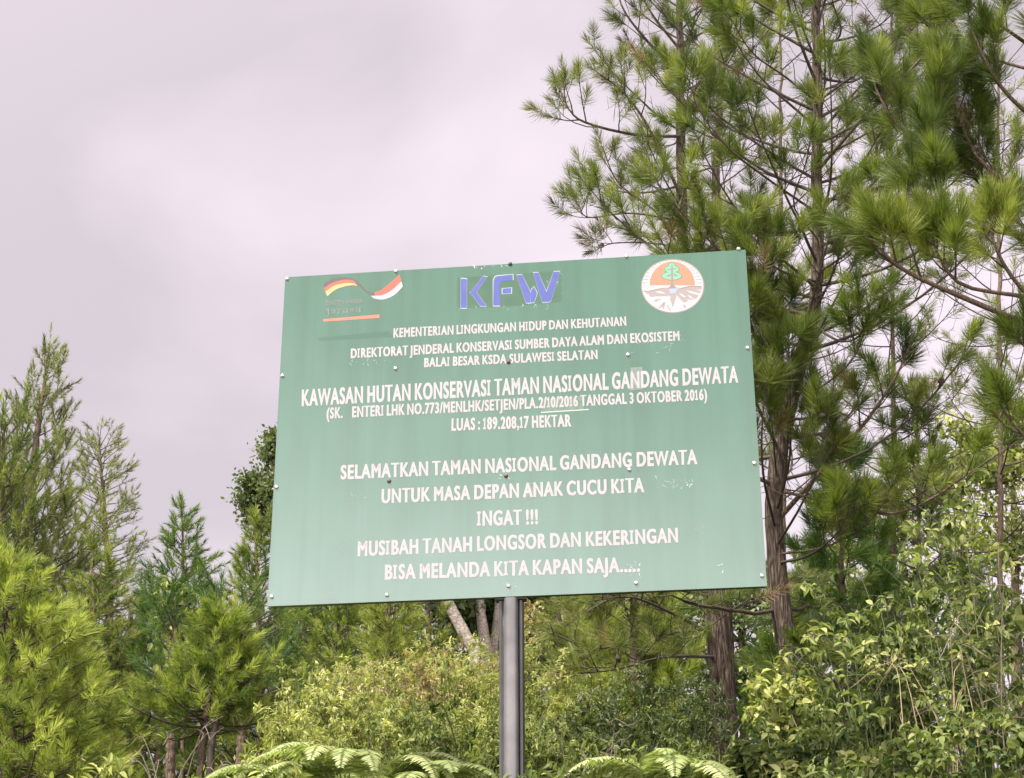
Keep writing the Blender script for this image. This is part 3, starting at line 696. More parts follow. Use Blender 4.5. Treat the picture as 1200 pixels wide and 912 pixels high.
def leaves(mb, p, d, nrm, L, W, tint, fold=.25, curl=.2):
    """pointed oval leaves, folded along the midrib"""
    n = len(p); d = norm(d); nrm = norm(nrm - d * np.sum(nrm * d, 1, keepdims=True)); s = np.cross(d, nrm)
    L = np.broadcast_to(L, (n,))[:, None]; W = np.broadcast_to(W, (n,))[:, None]
    b = p; m1 = p + d * L * .33 - nrm * L * curl * .1; m2 = p + d * L * .66 - nrm * L * curl * .35; e = p + d * L * .96 - nrm * L * curl
    up = nrm * W * fold
    V = np.stack([b, m1, m2, e, m1 + s * W * .5 + up, m2 + s * W * .42 + up, m1 - s * W * .5 + up, m2 - s * W * .42 + up], 1).reshape(-1, 3)
    k = np.arange(n)[:, None] * 8
    q = np.concatenate([k + np.array([1, 4, 5, 2]), k + np.array([1, 2, 7, 6])]); t = np.concatenate([k + np.array([0, 4, 1]), k + np.array([0, 1, 6]), k + np.array([2, 5, 3]), k + np.array([2, 3, 7])])
    mb.add(V, q, t, np.repeat(np.clip(tint, 0, 1), 8))

def leaves_lo(mb, p, d, nrm, L, W, tint):
    n = len(p); d = norm(d); nrm = norm(nrm - d * np.sum(nrm * d, 1, keepdims=True)); s = np.cross(d, nrm)
    L = np.broadcast_to(L, (n,))[:, None]; W = np.broadcast_to(W, (n,))[:, None]
    m = p + d * L * .45
    V = np.stack([p, m + s * W * .5 + nrm * W * .1, p + d * L, m - s * W * .5 + nrm * W * .1], 1).reshape(-1, 3)
    k = np.arange(n)[:, None] * 4
    mb.add(V, k + np.array([0, 1, 2, 3]), None, np.repeat(np.clip(tint, 0, 1), 4))

def rand_dirs(n, up=0.0):
    d = rng.normal(0, 1, (n, 3)); d[:, 2] += up; return norm(d)

def shrub(label, base, h, spread, n_stem, leaf='leaf_pale', L=.07, W=.03, per=40, tint=(.5, .2), stem='stem_green', group=None, name='shrub', cat='shrub', bare=.15, droop=.2, rs=.005, wild=.45, curl=.2):
    """many-stemmed leafy bush: uneven stems arch out from the base, leaves sit in pairs along them and droop at the tips"""
    root = thing(name, base, label, cat, group); st, fo = MB(), MB(); base = np.array(base, float)
    for i in range(n_stem):
        az = random.uniform(0, 6.28); sp = spread * math.sqrt(random.uniform(.01, 1)); f_ = random.uniform(1 - wild, 1.0 + wild * .12)
        hh = h * f_ * (1 - .30 * (sp / spread) ** 2)
        off = np.array([math.cos(az), math.sin(az), 0]); b0 = base + off * sp * .55 - [0, 0, .06]
        e = base + off * sp * 1.05 + [0, 0, hh]; m = b0 * .45 + e * .55 + off * -.05 * sp + rng.normal(0, .035, 3)
        out_ = norm(off + rng.normal(0, .5, 3) * [1, 1, 0]); tip = e + (out_ * .16 + [0, 0, random.uniform(-.10, .06)]) * max(.35, hh * .7)
        pts = spline([b0, m, e, tip], 16); tube(st, pts, np.linspace(rs, rs * .3, 16), 5)
        Pp = [pts]; 
        for j in range(random.randint(2, 5)):
            t = random.uniform(.35, .95); q = pts[int(t * 15)]; dd = norm(dvec(random.uniform(0, 6.28), random.uniform(.1, 1.1))); l = random.uniform(.10, .30) * (h + .25) * .6
            tw = spline([q, q + dd * l * .55, q + dd * l + [0, 0, -.25 * l * droop]], 8); tube(st, tw, np.linspace(rs * .45, rs * .2, 8), 4); Pp.append(tw)
        ti0 = random.gauss(tint[0], tint[1] * .55)
        for k, w_ in enumerate(Pp):
            n = int(per * (.40 if k == 0 else .60 / max(1, len(Pp) - 1)) * random.uniform(.6, 1.3)) // 2 * 2
            if n < 2: continue
            lo = bare if k == 0 else .1
            t = np.repeat(lo + (1 - lo) * np.sqrt(rng.uniform(0, 1, n // 2)), 2); x = t * (len(w_) - 1.001); i0 = x.astype(int); f = (x - i0)[:, None]
            p = w_[i0] * (1 - f) + w_[i0 + 1] * f; ax = norm(w_[i0 + 1] - w_[i0]); u, v = perp(ax); a = np.repeat(rng.uniform(0, 6.28, n // 2), 2) + np.tile([0, np.pi], n // 2) + rng.normal(0, .3, n)
            d = u * np.cos(a)[:, None] + v * np.sin(a)[:, None] + ax * .45 + np.array([0, 0, -droop]) + rng.normal(0, .18, (n, 3))
            nr = ax * .6 + np.array([0, 0, .9]) + rng.normal(0, .35, (n, 3))
            sc = rng.uniform(.5, 1.15, n) * (1.1 - .35 * t)
            leaves(fo, p, d, nr, L * sc, W * sc * rng.uniform(.8, 1.2, n), np.clip(ti0 + .12 * (t - .5) + rng.normal(0, tint[1] * .6, n), 0, 1), curl=curl)
    st.build('stem', MAT[stem], root, smooth=True); fo.build('foliage', MAT[leaf], root)
    return root

def broadleaf(label, pts, rad, crown, n_leaf, L=.09, W=.05, leaf='leaf_dark', bark_m='bark_thin', group=None, name='broadleaf_tree', cat='tree', tint=(.4, .2), hi=False, limbs=10):
    """trunk, limbs reaching into each clump, leaves gathered round the twig ends; crown = [(centre, radii, weight)]"""
    pts = np.asarray(pts, float); root = thing(name, pts[0], label, cat, group); tr, br, fo = MB(), MB(), MB()
    path = spline(pts, 24); r = np.interp(np.linspace(0, 1, 24), np.linspace(0, 1, len(rad)), rad)
    tube(tr, np.vstack([[path[0] - [0, 0, .3]], path]), np.r_[r[0] * 1.2, r], 12, rough=.03)
    wsum = sum(c[2] for c in crown)
    for c, rd, wt in crown:
        c = np.asarray(c, float); rd = np.asarray(rd, float)
        nc = max(6, int(limbs * 6 * wt / wsum)); ends = []
        i = int(np.argmin(np.linalg.norm(path - (c - [0, 0, rd[2] * 1.2]), axis=1))); q = path[i]
        hub = c - [0, 0, rd[2] * .35]
        tube(br, spline([q, q * .5 + hub * .5 + rng.normal(0, .1, 3), hub], 7), np.linspace(max(.015, r[i] * .5), .012, 7), 6)
        for k in range(nc):
            e = c + rand_dirs(1)[0] * rd * random.uniform(.35, 1.0); ends.append(e)
            m = hub * .5 + e * .5 + rng.normal(0, .08, 3); tube(br, spline([hub, m, e], 6), np.linspace(.012, .003, 6), 4)
        ends = np.array(ends); n = int(n_leaf * wt / wsum)
        k = rng.integers(0, nc, n); sz = rd.mean() * .27
        p = ends[k] + rng.normal(0, sz, (n, 3)) * [1, 1, .7]
        ti = np.clip(rng.normal(tint[0], tint[1] * .6, nc)[k] + rng.normal(0, tint[1] * .6, n), 0, 1); sc = rng.uniform(.6, 1.15, n)
        (leaves if hi else leaves_lo)(fo, p, rand_dirs(n, -.3), rand_dirs(n, 1.0), L * sc, W * sc, ti)
    tr.build('trunk', MAT[bark_m], root, smooth=True); br.build('branchwork', MAT['twig'], root, smooth=True); fo.build('foliage', MAT[leaf], root)
    return root

def fern(label, base, n_fr, H, leaf='fern', group='ferns on the bank', az0=None, tint=(.55, .15), Lmax=.8):
    """arching fronds, leaflets in two rows; H is the height of the highest arch"""
    root = thing('fern', base, label, 'fern', group); st, fo = MB(), MB()
    for i in range(n_fr):
        az = random.uniform(0, 6.28) if az0 is None else az0 + random.gauss(0, .8); el = random.uniform(.95, 1.3); pts = [np.zeros(3)]; de = random.uniform(.09, .14)
        for k in range(20):
            pts.append(pts[-1] + dvec(az, el) / 20); el -= de; az += random.gauss(0, .03)
        pts = np.array(pts); l = min(Lmax, H * random.uniform(.75, 1.05) / max(.2, pts[:, 2].max())); pts = pts * l + np.array(base, float)
        tube(st, pts, np.linspace(.004, .0012, 21), 4)
        m = 46; t = np.linspace(.20, .985, m); ip = t * 19.99; i0 = ip.astype(int); f = (ip - i0)[:, None]; q = pts[i0] * (1 - f) + pts[i0 + 1] * f; d = norm(pts[i0 + 1] - pts[i0])
        lat = norm(np.cross(d, [0, 0, 1.0])); up = np.cross(lat, d); ll = l * .21 * np.sin(np.clip((1 - t) * 1.8 + .06, 0, np.pi * .6)) + .01; ti0 = random.gauss(*tint)
        for sg in (-1, 1):
            dd = norm(lat * sg + d * .32 - up * .18 + rng.normal(0, .07, (m, 3)))
            leaves(fo, q, dd, up + rng.normal(0, .15, (m, 3)), ll * rng.uniform(.85, 1.1, m), l * .020 * (.5 + .5 * np.sin(t * 3)) + .002, np.clip(ti0 + rng.normal(0, .08, m), 0, 1), fold=.1, curl=.15)
    st.build('stem', MAT['stem_green'], root); fo.build('frond', MAT[leaf], root)
    return root
#---TREES---
# ------------------------------------------------------------------ trees
def tk(y, pix, dz=0.0):
    """trunk points: foot on the ground below the first pixel, then the seen points"""
    f = G(pix[0][0], y); f[2] -= .05
    pts = [P(a, b, y) for a, b in pix]
    f[0] = pts[0][0] - (pts[1][0] - pts[0][0]) * 0.0
    return [f] + [p for p in pts if p[2] > f[2] + .25]
def lin(a, b, p=1.0): return lambda u: a + (b - a) * u ** p
def pl(l): return [P(*q) for q in l]

# --- the tall pines right of the sign
def right_pines():
    Lp = Pine('tall pine with furrowed bark rising close behind the right edge of the sign', tk(11.6, [(940, 860), (921, 745), (909, 640), (912, 540), (936, 430), (957, 340), (958, 180), (957, 0), (952, -190), (950, -420)]),
              [.09, .083, .071, .064, .056, .049, .045, .040, .032, .022, .012], 'tall pines beside the sign', needle='needle_mid', bark_m='bark_pine', nl=.14, n=190, wd=.0031, sl=.11, tint=(.5, .2), sides=22, rough=.02)
    # dead and half dead lower boughs
    for l, r in (([(908, 715, 11.6), (860, 717, 11.3), (815, 705, 11.0), (780, 696, 10.8)], .016), ([(925, 748, 11.6), (960, 745, 11.2), (1000, 752, 11.0)], .012), ([(916, 714, 11.6), (950, 712, 11.9), (1000, 713, 12.2)], .014),
                 ([(930, 785, 11.6), (980, 795, 11.3), (1040, 790, 11.1)], .012), ([(920, 735, 11.6), (960, 772, 11.4), (1010, 778, 11.2)], .011)):
        b = spline(pl(l), 12); b[1:] += rng.normal(0, .012, (11, 3)); tube(Lp.br, b, np.linspace(r, r * .3, 12), 6)
        for k in range(9):
            i = random.randint(3, 11); d = norm(dvec(random.uniform(0, 6.28), random.uniform(-.4, .7))); e = b[i] + d * random.uniform(.12, .4)
            tube(Lp.br, np.array([b[i], b[i] * .5 + e * .5 + rng.normal(0, .02, 3), e]), [.005, .004, .002], 4)
            if random.random() < .4: Lp.shoot(e - d * .1, d, .2, 1, -.1)
    # seen limbs (each is a part of its own)
    for l, r in (([(913, 608, 11.6), (960, 555, 11.4), (1010, 500, 11.2), (1045, 450, 11.0), (1070, 400, 10.9)], 0.0186), ([(910, 575, 11.6), (985, 590, 11.1), (1060, 600, 10.7), (1150, 545, 10.4), (1220, 500, 10.2)], 0.0112),
                  ([(909, 650, 11.6), (970, 640, 11.2), (1020, 610, 10.8), (1050, 560, 10.6)], 0.0087),
                 ([(910, 600, 11.6), (922, 540, 11.1), (923, 470, 10.8), (924, 415, 10.6), (923, 385, 10.6)], 0.0087), ([(910, 560, 11.6), (905, 500, 11.0), (900, 450, 10.7), (905, 400, 10.6)], 0.0074), ([(940, 440, 11.6), (900, 420, 11.0), (880, 385, 10.6), (872, 350, 10.4)], 0.0087), ([(957, 350, 11.6), (900, 335, 11.0), (850, 300, 10.6), (790, 240, 10.3), (765, 205, 10.2)], 0.0087),
                 ([(958, 250, 11.6), (900, 210, 11.0), (850, 170, 10.6), (815, 120, 10.4), (812, 85, 10.3)], 0.0099), ([(958, 200, 11.6), (1010, 140, 11.3), (1060, 90, 11.0), (1110, 30, 10.8), (1140, -30, 10.6)], 0.0149),
                 ([(958, 160, 11.6), (1000, 110, 11.3), (1055, 55, 11.2), (1100, -20, 11.1)], 0.0124), ([(958, 320, 11.6), (1000, 290, 11.0), (1030, 240, 10.6), (1040, 190, 10.4)], 0.0093),
                 ([(958, 280, 11.6), (930, 240, 11.0), (945, 190, 10.6), (950, 160, 10.4)], 0.0074), ([(958, 120, 11.6), (920, 90, 11.0), (880, 60, 10.6), (850, 10, 10.3)], 0.0099), ([(957, 60, 11.6), (985, 40, 11), (975, 0, 10.6), (970, -40, 10.5)], 0.0099),
                 ([(930, 460, 11.6), (960, 455, 11.0), (1000, 420, 10.7), (1015, 380, 10.5)], 0.0074)):
        m = MB(); Lp.branch(spline(pl(l), 14), r, f0=.42, gap=.15, side=.22, up=.9, dens=.9, sides=8, parent=m, bare_tw=6); m.build('limb', MAT['bark_thin'], Lp.root, smooth=True)
    Lp.whorls(.24, .98, 104, lin(1.75, .9), lin(.2, .8), .9, r0=.014, f0=.4, gap=.17, side=.26, up=.7, dens=.8, bare_tw=7)
    for l in ([(910, 600, 11.6), (925, 540, 11.0), (926, 470, 10.7), (924, 400, 10.5)], [(909, 620, 11.6), (895, 560, 11.0), (893, 500, 10.7), (900, 440, 10.5)], [(925, 450, 11.6), (905, 400, 10.9), (893, 350, 10.6), (895, 310, 10.4)], [(910, 640, 11.6), (940, 590, 11.0), (965, 530, 10.7), (970, 480, 10.6)],
              [(950, 380, 11.6), (985, 400, 11.0), (1010, 390, 10.6), (1020, 350, 10.5)], [(957, 330, 11.6), (920, 320, 11.0), (895, 300, 10.7), (885, 265, 10.6)], [(912, 660, 11.6), (950, 650, 11.1), (985, 620, 10.8), (1000, 580, 10.7)]):
        Lp.branch(spline(pl(l), 12), .011, f0=.38, gap=.11, side=.24, up=1.0, dens=1.5, bare_tw=4)
    Lp.leader(); Lp.dead(.05, 8); Lp.done()

    K = Pine('slim pine with sparse tufts, its straight trunk showing below the lower edge of the sign', tk(13.4, [(850, 860), (843, 760), (836, 690), (820, 500), (801, 290), (798, 100), (795, -60), (790, -260)]),
             [.105, .10, .092, .085, .068, .048, .036, .024, .012], 'tall pines beside the sign', needle='needle_olive', bark_m='bark_pine', nl=.122, n=120, wd=.0032, sl=.12, tint=(.5, .2), sides=22, rough=.02)
    for l, r in (([(800, 235, 13.4), (760, 150, 13.0), (730, 108, 12.8), (700, 85, 12.6)], .016), ([(800, 160, 13.4), (745, 158, 12.9), (690, 145, 12.6), (668, 130, 12.5), (652, 95, 12.5)], .016), ([(802, 300, 13.4), (770, 250, 13), (725, 215, 12.8), (705, 170, 12.6)], .012),
                 ([(802, 260, 13.4), (740, 250, 12.9), (690, 255, 12.6), (678, 240, 12.5)], .010), ([(798, 90, 13.4), (760, 50, 13), (730, 10, 12.8), (720, -30, 12.8)], .016), ([(802, 290, 13.4), (760, 285, 13), (720, 285, 12.6), (700, 292, 12.5)], .009),
                 ([(799, 130, 13.4), (840, 60, 13.2), (860, 0, 13.1), (870, -40, 13)], .016), ([(798, 60, 13.4), (760, 10, 13.2), (740, -40, 13)], .014)):
        m = MB(); K.branch(spline(pl(l), 14), r, f0=.3, gap=.15, side=.3, up=.8, dens=.95, sides=7, parent=m); m.build('limb', MAT['bark_thin'], K.root, smooth=True)
    K.whorls(.46, .99, 54, lin(.95, .8), lin(.15, .7), .8, r0=.010, f0=.35, gap=.17, side=.3, up=.6, dens=.7, bare_tw=6)
    # low boughs seen under the sign
    for l in ([(838, 745, 13.4), (790, 720, 12.7), (740, 700, 12.2), (690, 705, 11.9)], [(840, 770, 13.4), (780, 770, 12.6), (720, 785, 12.0), (660, 790, 11.7)], [(836, 700, 13.4), (780, 690, 13.0), (720, 700, 12.8), (660, 735, 12.6)],
              [(838, 720, 13.4), (900, 700, 13.8), (960, 690, 14.1)], [(838, 735, 13.4), (770, 745, 13.0), (700, 760, 12.6), (640, 740, 12.4)]):
        K.branch(spline(pl(l), 12), .014, f0=.25, gap=.12, side=.3, up=.45, dens=1.1)
    K.leader(); K.dead(.06, 8); K.done()

    K2 = Pine('thinner pine stem standing in the gap between the two bigger pine trunks', tk(15.5, [(852, 800), (848, 600), (838, 290), (842, 150), (846, 0), (850, -160)]),
              [.07, .065, .06, .045, .035, .025, .012], 'tall pines beside the sign', needle='needle_olive', bark_m='bark_pine', nl=.125, n=100, wd=.005, sl=.13, tint=(.42, .17))
    K2.whorls(.42, .98, 30, lin(.9, .7), lin(.2, .8), .8, r0=.010, f0=.4, gap=.18, side=.3, up=.6, dens=.6, bare_tw=8); K2.leader(); K2.done()

    # pine just outside the right edge, its long tufted boughs reach into view
    Mp = Pine('near pine at the right edge with big bright brush like tufts on long boughs', tk(9.4, [(1330, 870), (1322, 600), (1310, 350), (1300, 100), (1295, -150)]), [.10, .09, .08, .07, .05, .02], 'tall pines beside the sign',
              needle='needle_mid', bark_m='bark_pine', nl=.155, n=310, wd=.0028, sl=.13, tint=(.52, .18), sides=18)
    def bough(l, r, dt=0.0, f0=.5, gap=.12, side=.2, **k):  # dt shifts the needle tint; negative values paint shade into the upper cluster
        m = MB(); i0 = len(Mp.sh); Mp.branch(spline(pl(l), 14), r, f0=f0, gap=gap, side=side, up=1.0, sides=8, parent=m, **k); m.build('limb', MAT['bark_thin'], Mp.root, smooth=True)
        for i in range(i0, len(Mp.sh)):
            a = Mp.sh[i]; Mp.sh[i] = (*a[:4], float(np.clip(a[4] + dt, 0, 1)))
    bough([(1312, 420, 9.4), (1200, 378, 9.0), (1120, 345, 8.8), (1062, 318, 8.7), (1030, 290, 8.6), (1020, 262, 8.6)], .02, .12)
    bough([(1315, 450, 9.4), (1240, 380, 9.1), (1190, 330, 8.9), (1165, 285, 8.8), (1160, 245, 8.8)], .018, .22)
    bough([(1310, 380, 9.4), (1210, 350, 9.0), (1130, 335, 8.8), (1100, 300, 8.7), (1090, 262, 8.7)], .016, .12)
    bough([(1306, 260, 9.4), (1210, 275, 9.3), (1130, 262, 9.2), (1080, 235, 9.1), (1095, 160, 9.1), (1105, 85, 9.0)], .02, -.12, f0=.4, gap=.09, dens=1.3)
    bough([(1306, 240, 9.4), (1220, 230, 9.3), (1150, 190, 9.3), (1120, 120, 9.2), (1110, 60, 9.2)], .018, -.14, f0=.4, gap=.09, dens=1.3)
    bough([(1303, 180, 9.4), (1230, 150, 9.2), (1180, 110, 9.0), (1150, 60, 8.9), (1135, 20, 8.9)], .018, -.06)
    bough([(1300, 120, 9.4), (1230, 70, 9.2), (1180, 35, 9.0), (1145, 10, 8.9), (1120, -15, 8.9)], .016, -.05)
    bough([(1312, 330, 9.4), (1230, 290, 9.5), (1160, 230, 9.6), (1130, 190, 9.6)], .016, -.16, gap=.09, dens=1.2)
    bough([(1305, 210, 9.4), (1200, 215, 9.5), (1100, 190, 9.6), (1040, 130, 9.6), (1015, 70, 9.6)], .016, -.08, gap=.11)
    bough([(1300, 90, 9.4), (1200, 80, 9.6), (1100, 40, 9.7), (1050, -10, 9.7)], .014, -.08, gap=.11)
    bough([(1312, 380, 9.4), (1240, 330, 9.0), (1215, 290, 8.9), (1200, 240, 8.8)], .014, .05)
    bough([(1316, 520, 9.4), (1250, 450, 9.2), (1215, 420, 9.1), (1190, 395, 9.0)], .014, .05)
    bough([(1318, 560, 9.4), (1240, 540, 9.0), (1190, 500, 8.8), (1170, 470, 8.8)], .014, -.05)
    Mp.whorls(.55, .98, 10, lin(1.2, .9), lin(.3, .8), .9, r0=.02, f0=.45, gap=.2, side=.25, dens=.8); Mp.leader(); Mp.dead(.02); Mp.done()

    # younger pines around and behind the tall ones
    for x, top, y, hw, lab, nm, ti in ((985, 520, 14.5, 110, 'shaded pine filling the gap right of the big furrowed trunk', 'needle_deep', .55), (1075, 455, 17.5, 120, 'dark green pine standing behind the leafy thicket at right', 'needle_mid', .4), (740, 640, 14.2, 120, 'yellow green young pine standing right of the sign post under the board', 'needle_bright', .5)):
        q = Pine(lab, tk(y, [(x + 4, 800), (x + 2, 700), (x, top)]), [.05, .04, .03, .008], 'young pines', needle=nm, nl=.17, n=150, wd=.005, sl=.14, tint=(ti, .18))
        R = hw * y / F_PX * 1.05
        q.whorls(.06, .96, 62, lin(R, .15, .9), lin(.05, .8), .7, r0=.016, f0=.25, gap=.2, side=.35, up=.5, dens=1.0); q.leader(); q.done()
    for x, top, y, hw, cnt, lab, ti, lo in ((915, -120, 16.5, 130, 50, 'olive pine far behind, between the two big trunks', .35, .3), (1045, -60, 17.5, 140, 56, 'olive pine far behind, right of the big furrowed trunk', .4, .3), (1170, 60, 16.0, 140, 50, 'olive pine far behind, at the right border', .45, .3)):
        q = Pine(lab, tk(y, [(x + 4, 820), (x + 2, 500), (x, 200), (x, top)]), [.035, .03, .024, .018, .008], 'olive pines in the background', needle='needle_olive', bark_m='bark_thin', nl=.11, n=56, wd=.0046, sl=.10, tint=(ti + .1, .18))
        R = hw * y / F_PX; q.whorls(lo, .98, cnt, lin(R, R * .7), lin(.1, .7), .8, r0=.009, f0=.35, gap=.19, side=.3, up=.5, dens=.6, bare_tw=6); q.leader(); q.done()
right_pines()

# --- pines on the left
def left_pines():
    A = Pine('tallest pine at the far left with a bare pointed top above the others', tk(20, [(20, 880), (30, 650), (42, 520), (50, 465), (57, 408)]), [.10, .085, .065, .04, .025, .010], 'pines left of the sign', needle='needle_olive', nl=.10, n=84, wd=.008, fine=False, sl=.22, tint=(.5, .17))
    A.whorls(.58, .97, 34, lin(.72, .16), lin(.30, .8), 1.2, r0=.012, f0=.35, gap=.13, side=.26, up=1.0, dens=1.1, tier=6, jitter=.2)
    A.whorls(.12, .60, 110, lin(1.35, .85), lin(.1, .5), .8, r0=.016, f0=.25, gap=.18, side=.3, up=.8, dens=1.0, tier=6)
    A.leader(3, .3); A.done()
    A2 = Pine('second pine cut by the left border, with stiff upright shoots', tk(18.5, [(-12, 880), (-6, 700), (2, 560), (6, 492)]), [.08, .07, .05, .03, .008], 'pines left of the sign', needle='needle_mid', nl=.10, n=95, wd=.0085, fine=False, sl=.26, tint=(.5, .17))
    A2.whorls(.12, .95, 84, lin(1.1, .28), lin(.15, .9), 1.05, r0=.02, f0=.3, gap=.22, side=.28, up=.9); A2.leader(4, .3); A2.done()
    B = Pine('airy olive pine with thin see through crown rising between two denser pines at left', tk(27, [(132, 880), (128, 700), (122, 600), (116, 516)]), [.10, .085, .06, .04, .012], 'pines left of the sign', needle='needle_olive', nl=.11, n=36, wd=.009, fine=False, sl=.16, tint=(.5, .18))
    B.whorls(.34, .99, 150, lin(.72, .42), lin(.1, .6), .5, r0=.012, f0=.35, gap=.2, side=.32, up=.5, dens=.9); B.leader(4, .2); B.done()
    spec = [  # x, top y, depth, half width px, label, needle, tint, count
        (4, 648, 12.6, 150, 'bright yellow green young pine filling the lower left corner', 'needle_bright', .62, 120),
        (70, 712, 13.8, 92, 'bright young pine leaning on the corner pine, second from the left border', 'needle_bright', .52, 100),
        (108, 640, 17.0, 75, 'olive young pine below the airy see through pine', 'needle_mid', .62, 84),
        (150, 702, 24.0, 44, 'small pale pine far back in the notch of sky at left', 'needle_olive', .75, 60),
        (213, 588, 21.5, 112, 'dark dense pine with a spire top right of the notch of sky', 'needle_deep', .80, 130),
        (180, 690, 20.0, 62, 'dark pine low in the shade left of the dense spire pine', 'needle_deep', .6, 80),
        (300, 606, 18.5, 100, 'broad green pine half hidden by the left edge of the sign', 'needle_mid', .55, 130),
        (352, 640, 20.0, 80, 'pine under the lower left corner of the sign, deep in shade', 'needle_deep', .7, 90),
        (392, 630, 16.6, 66, 'soft pale green pine under the lower left part of the board', 'needle_bright', .42, 96),
        (452, 640, 16.0, 64, 'bright green round headed pine under the board, next to pale trunks', 'needle_mid', .85, 100),
        (500, 660, 16.8, 46, 'small green pine touching the leaning pale trunk', 'needle_mid', .75, 60),
        (625, 640, 22.0, 60, 'pine far behind the sign post', 'needle_olive', .5, 50)]
    for x, top, y, hw, lab, nm, ti, cnt in spec:
        far = y > 15.5
        q = Pine(lab, tk(y, [(x + 6, 890), (x + 4, 780), (x, top)]), [.06, .05, .035, .008], 'pines left of the sign', needle=nm, nl=.095, n=64 if far else 76, wd=.0075 if far else .0055, fine=not far, sl=.13, tint=(ti, .2))
        R = hw * y / F_PX * 1.0
        q.whorls(.06, .97, int(cnt * 1.05), lambda u, R=R: R * 1.04 * (1 - u) ** 1.05 + .07, lin(.05, .6), .5, r0=.013, f0=.2, gap=.15, side=.28, up=.5, dens=1.25, jitter=.3, tier=6); q.leader(4, .2); q.done()
    # young pine with two bare stems, bright crown
    E_ = Pine('bright young pine on bare brown stems in front of the dark pines at left', tk(13.6, [(236, 890), (243, 830), (256, 780), (262, 712)]), [.032, .03, .027, .02, .006], 'pines left of the sign', needle='needle_bright', nl=.09, n=80, wd=.005, sl=.12, tint=(.46, .18))
    E_.whorls(.45, .97, 84, lambda u: .45 * (1 - u) ** 1.0 + .04, lin(-.05, .5), .4, r0=.010, f0=.15, gap=.13, side=.30, up=.4, dens=1.25, jitter=.3, tier=6); E_.leader(4, .2); 
    st = spline([G(252, 13.5), P(247, 880, 13.5), P(254, 845, 13.55), P(251, 815, 13.6)], 10); tube(E_.br, st, np.linspace(.03, .02, 10), 8)
    E_.done()
    # bare trunks in the shade at left
    for x, y, lab in ((282, 15.5, 'reddish bare pine stem beside the bright young pine, farther right'), (200, 16.5, 'short thick shaded stem beside the bright young pine, farther left')):
        q = Pine(lab, tk(y, [(x, 900), (x + 2, 820), (x + 6, 700)]), [.05, .045, .04, .015], 'pines left of the sign', needle='needle_deep', nl=.17, n=60, wd=.006, fine=False, sl=.24, tint=(.5, .15), bark_m='bark_thin')
        q.whorls(.55, .98, 16, lin(.55, .3), lin(.1, .7), .7, r0=.012, f0=.3, gap=.22, side=.3); q.leader(); q.done()
left_pines()

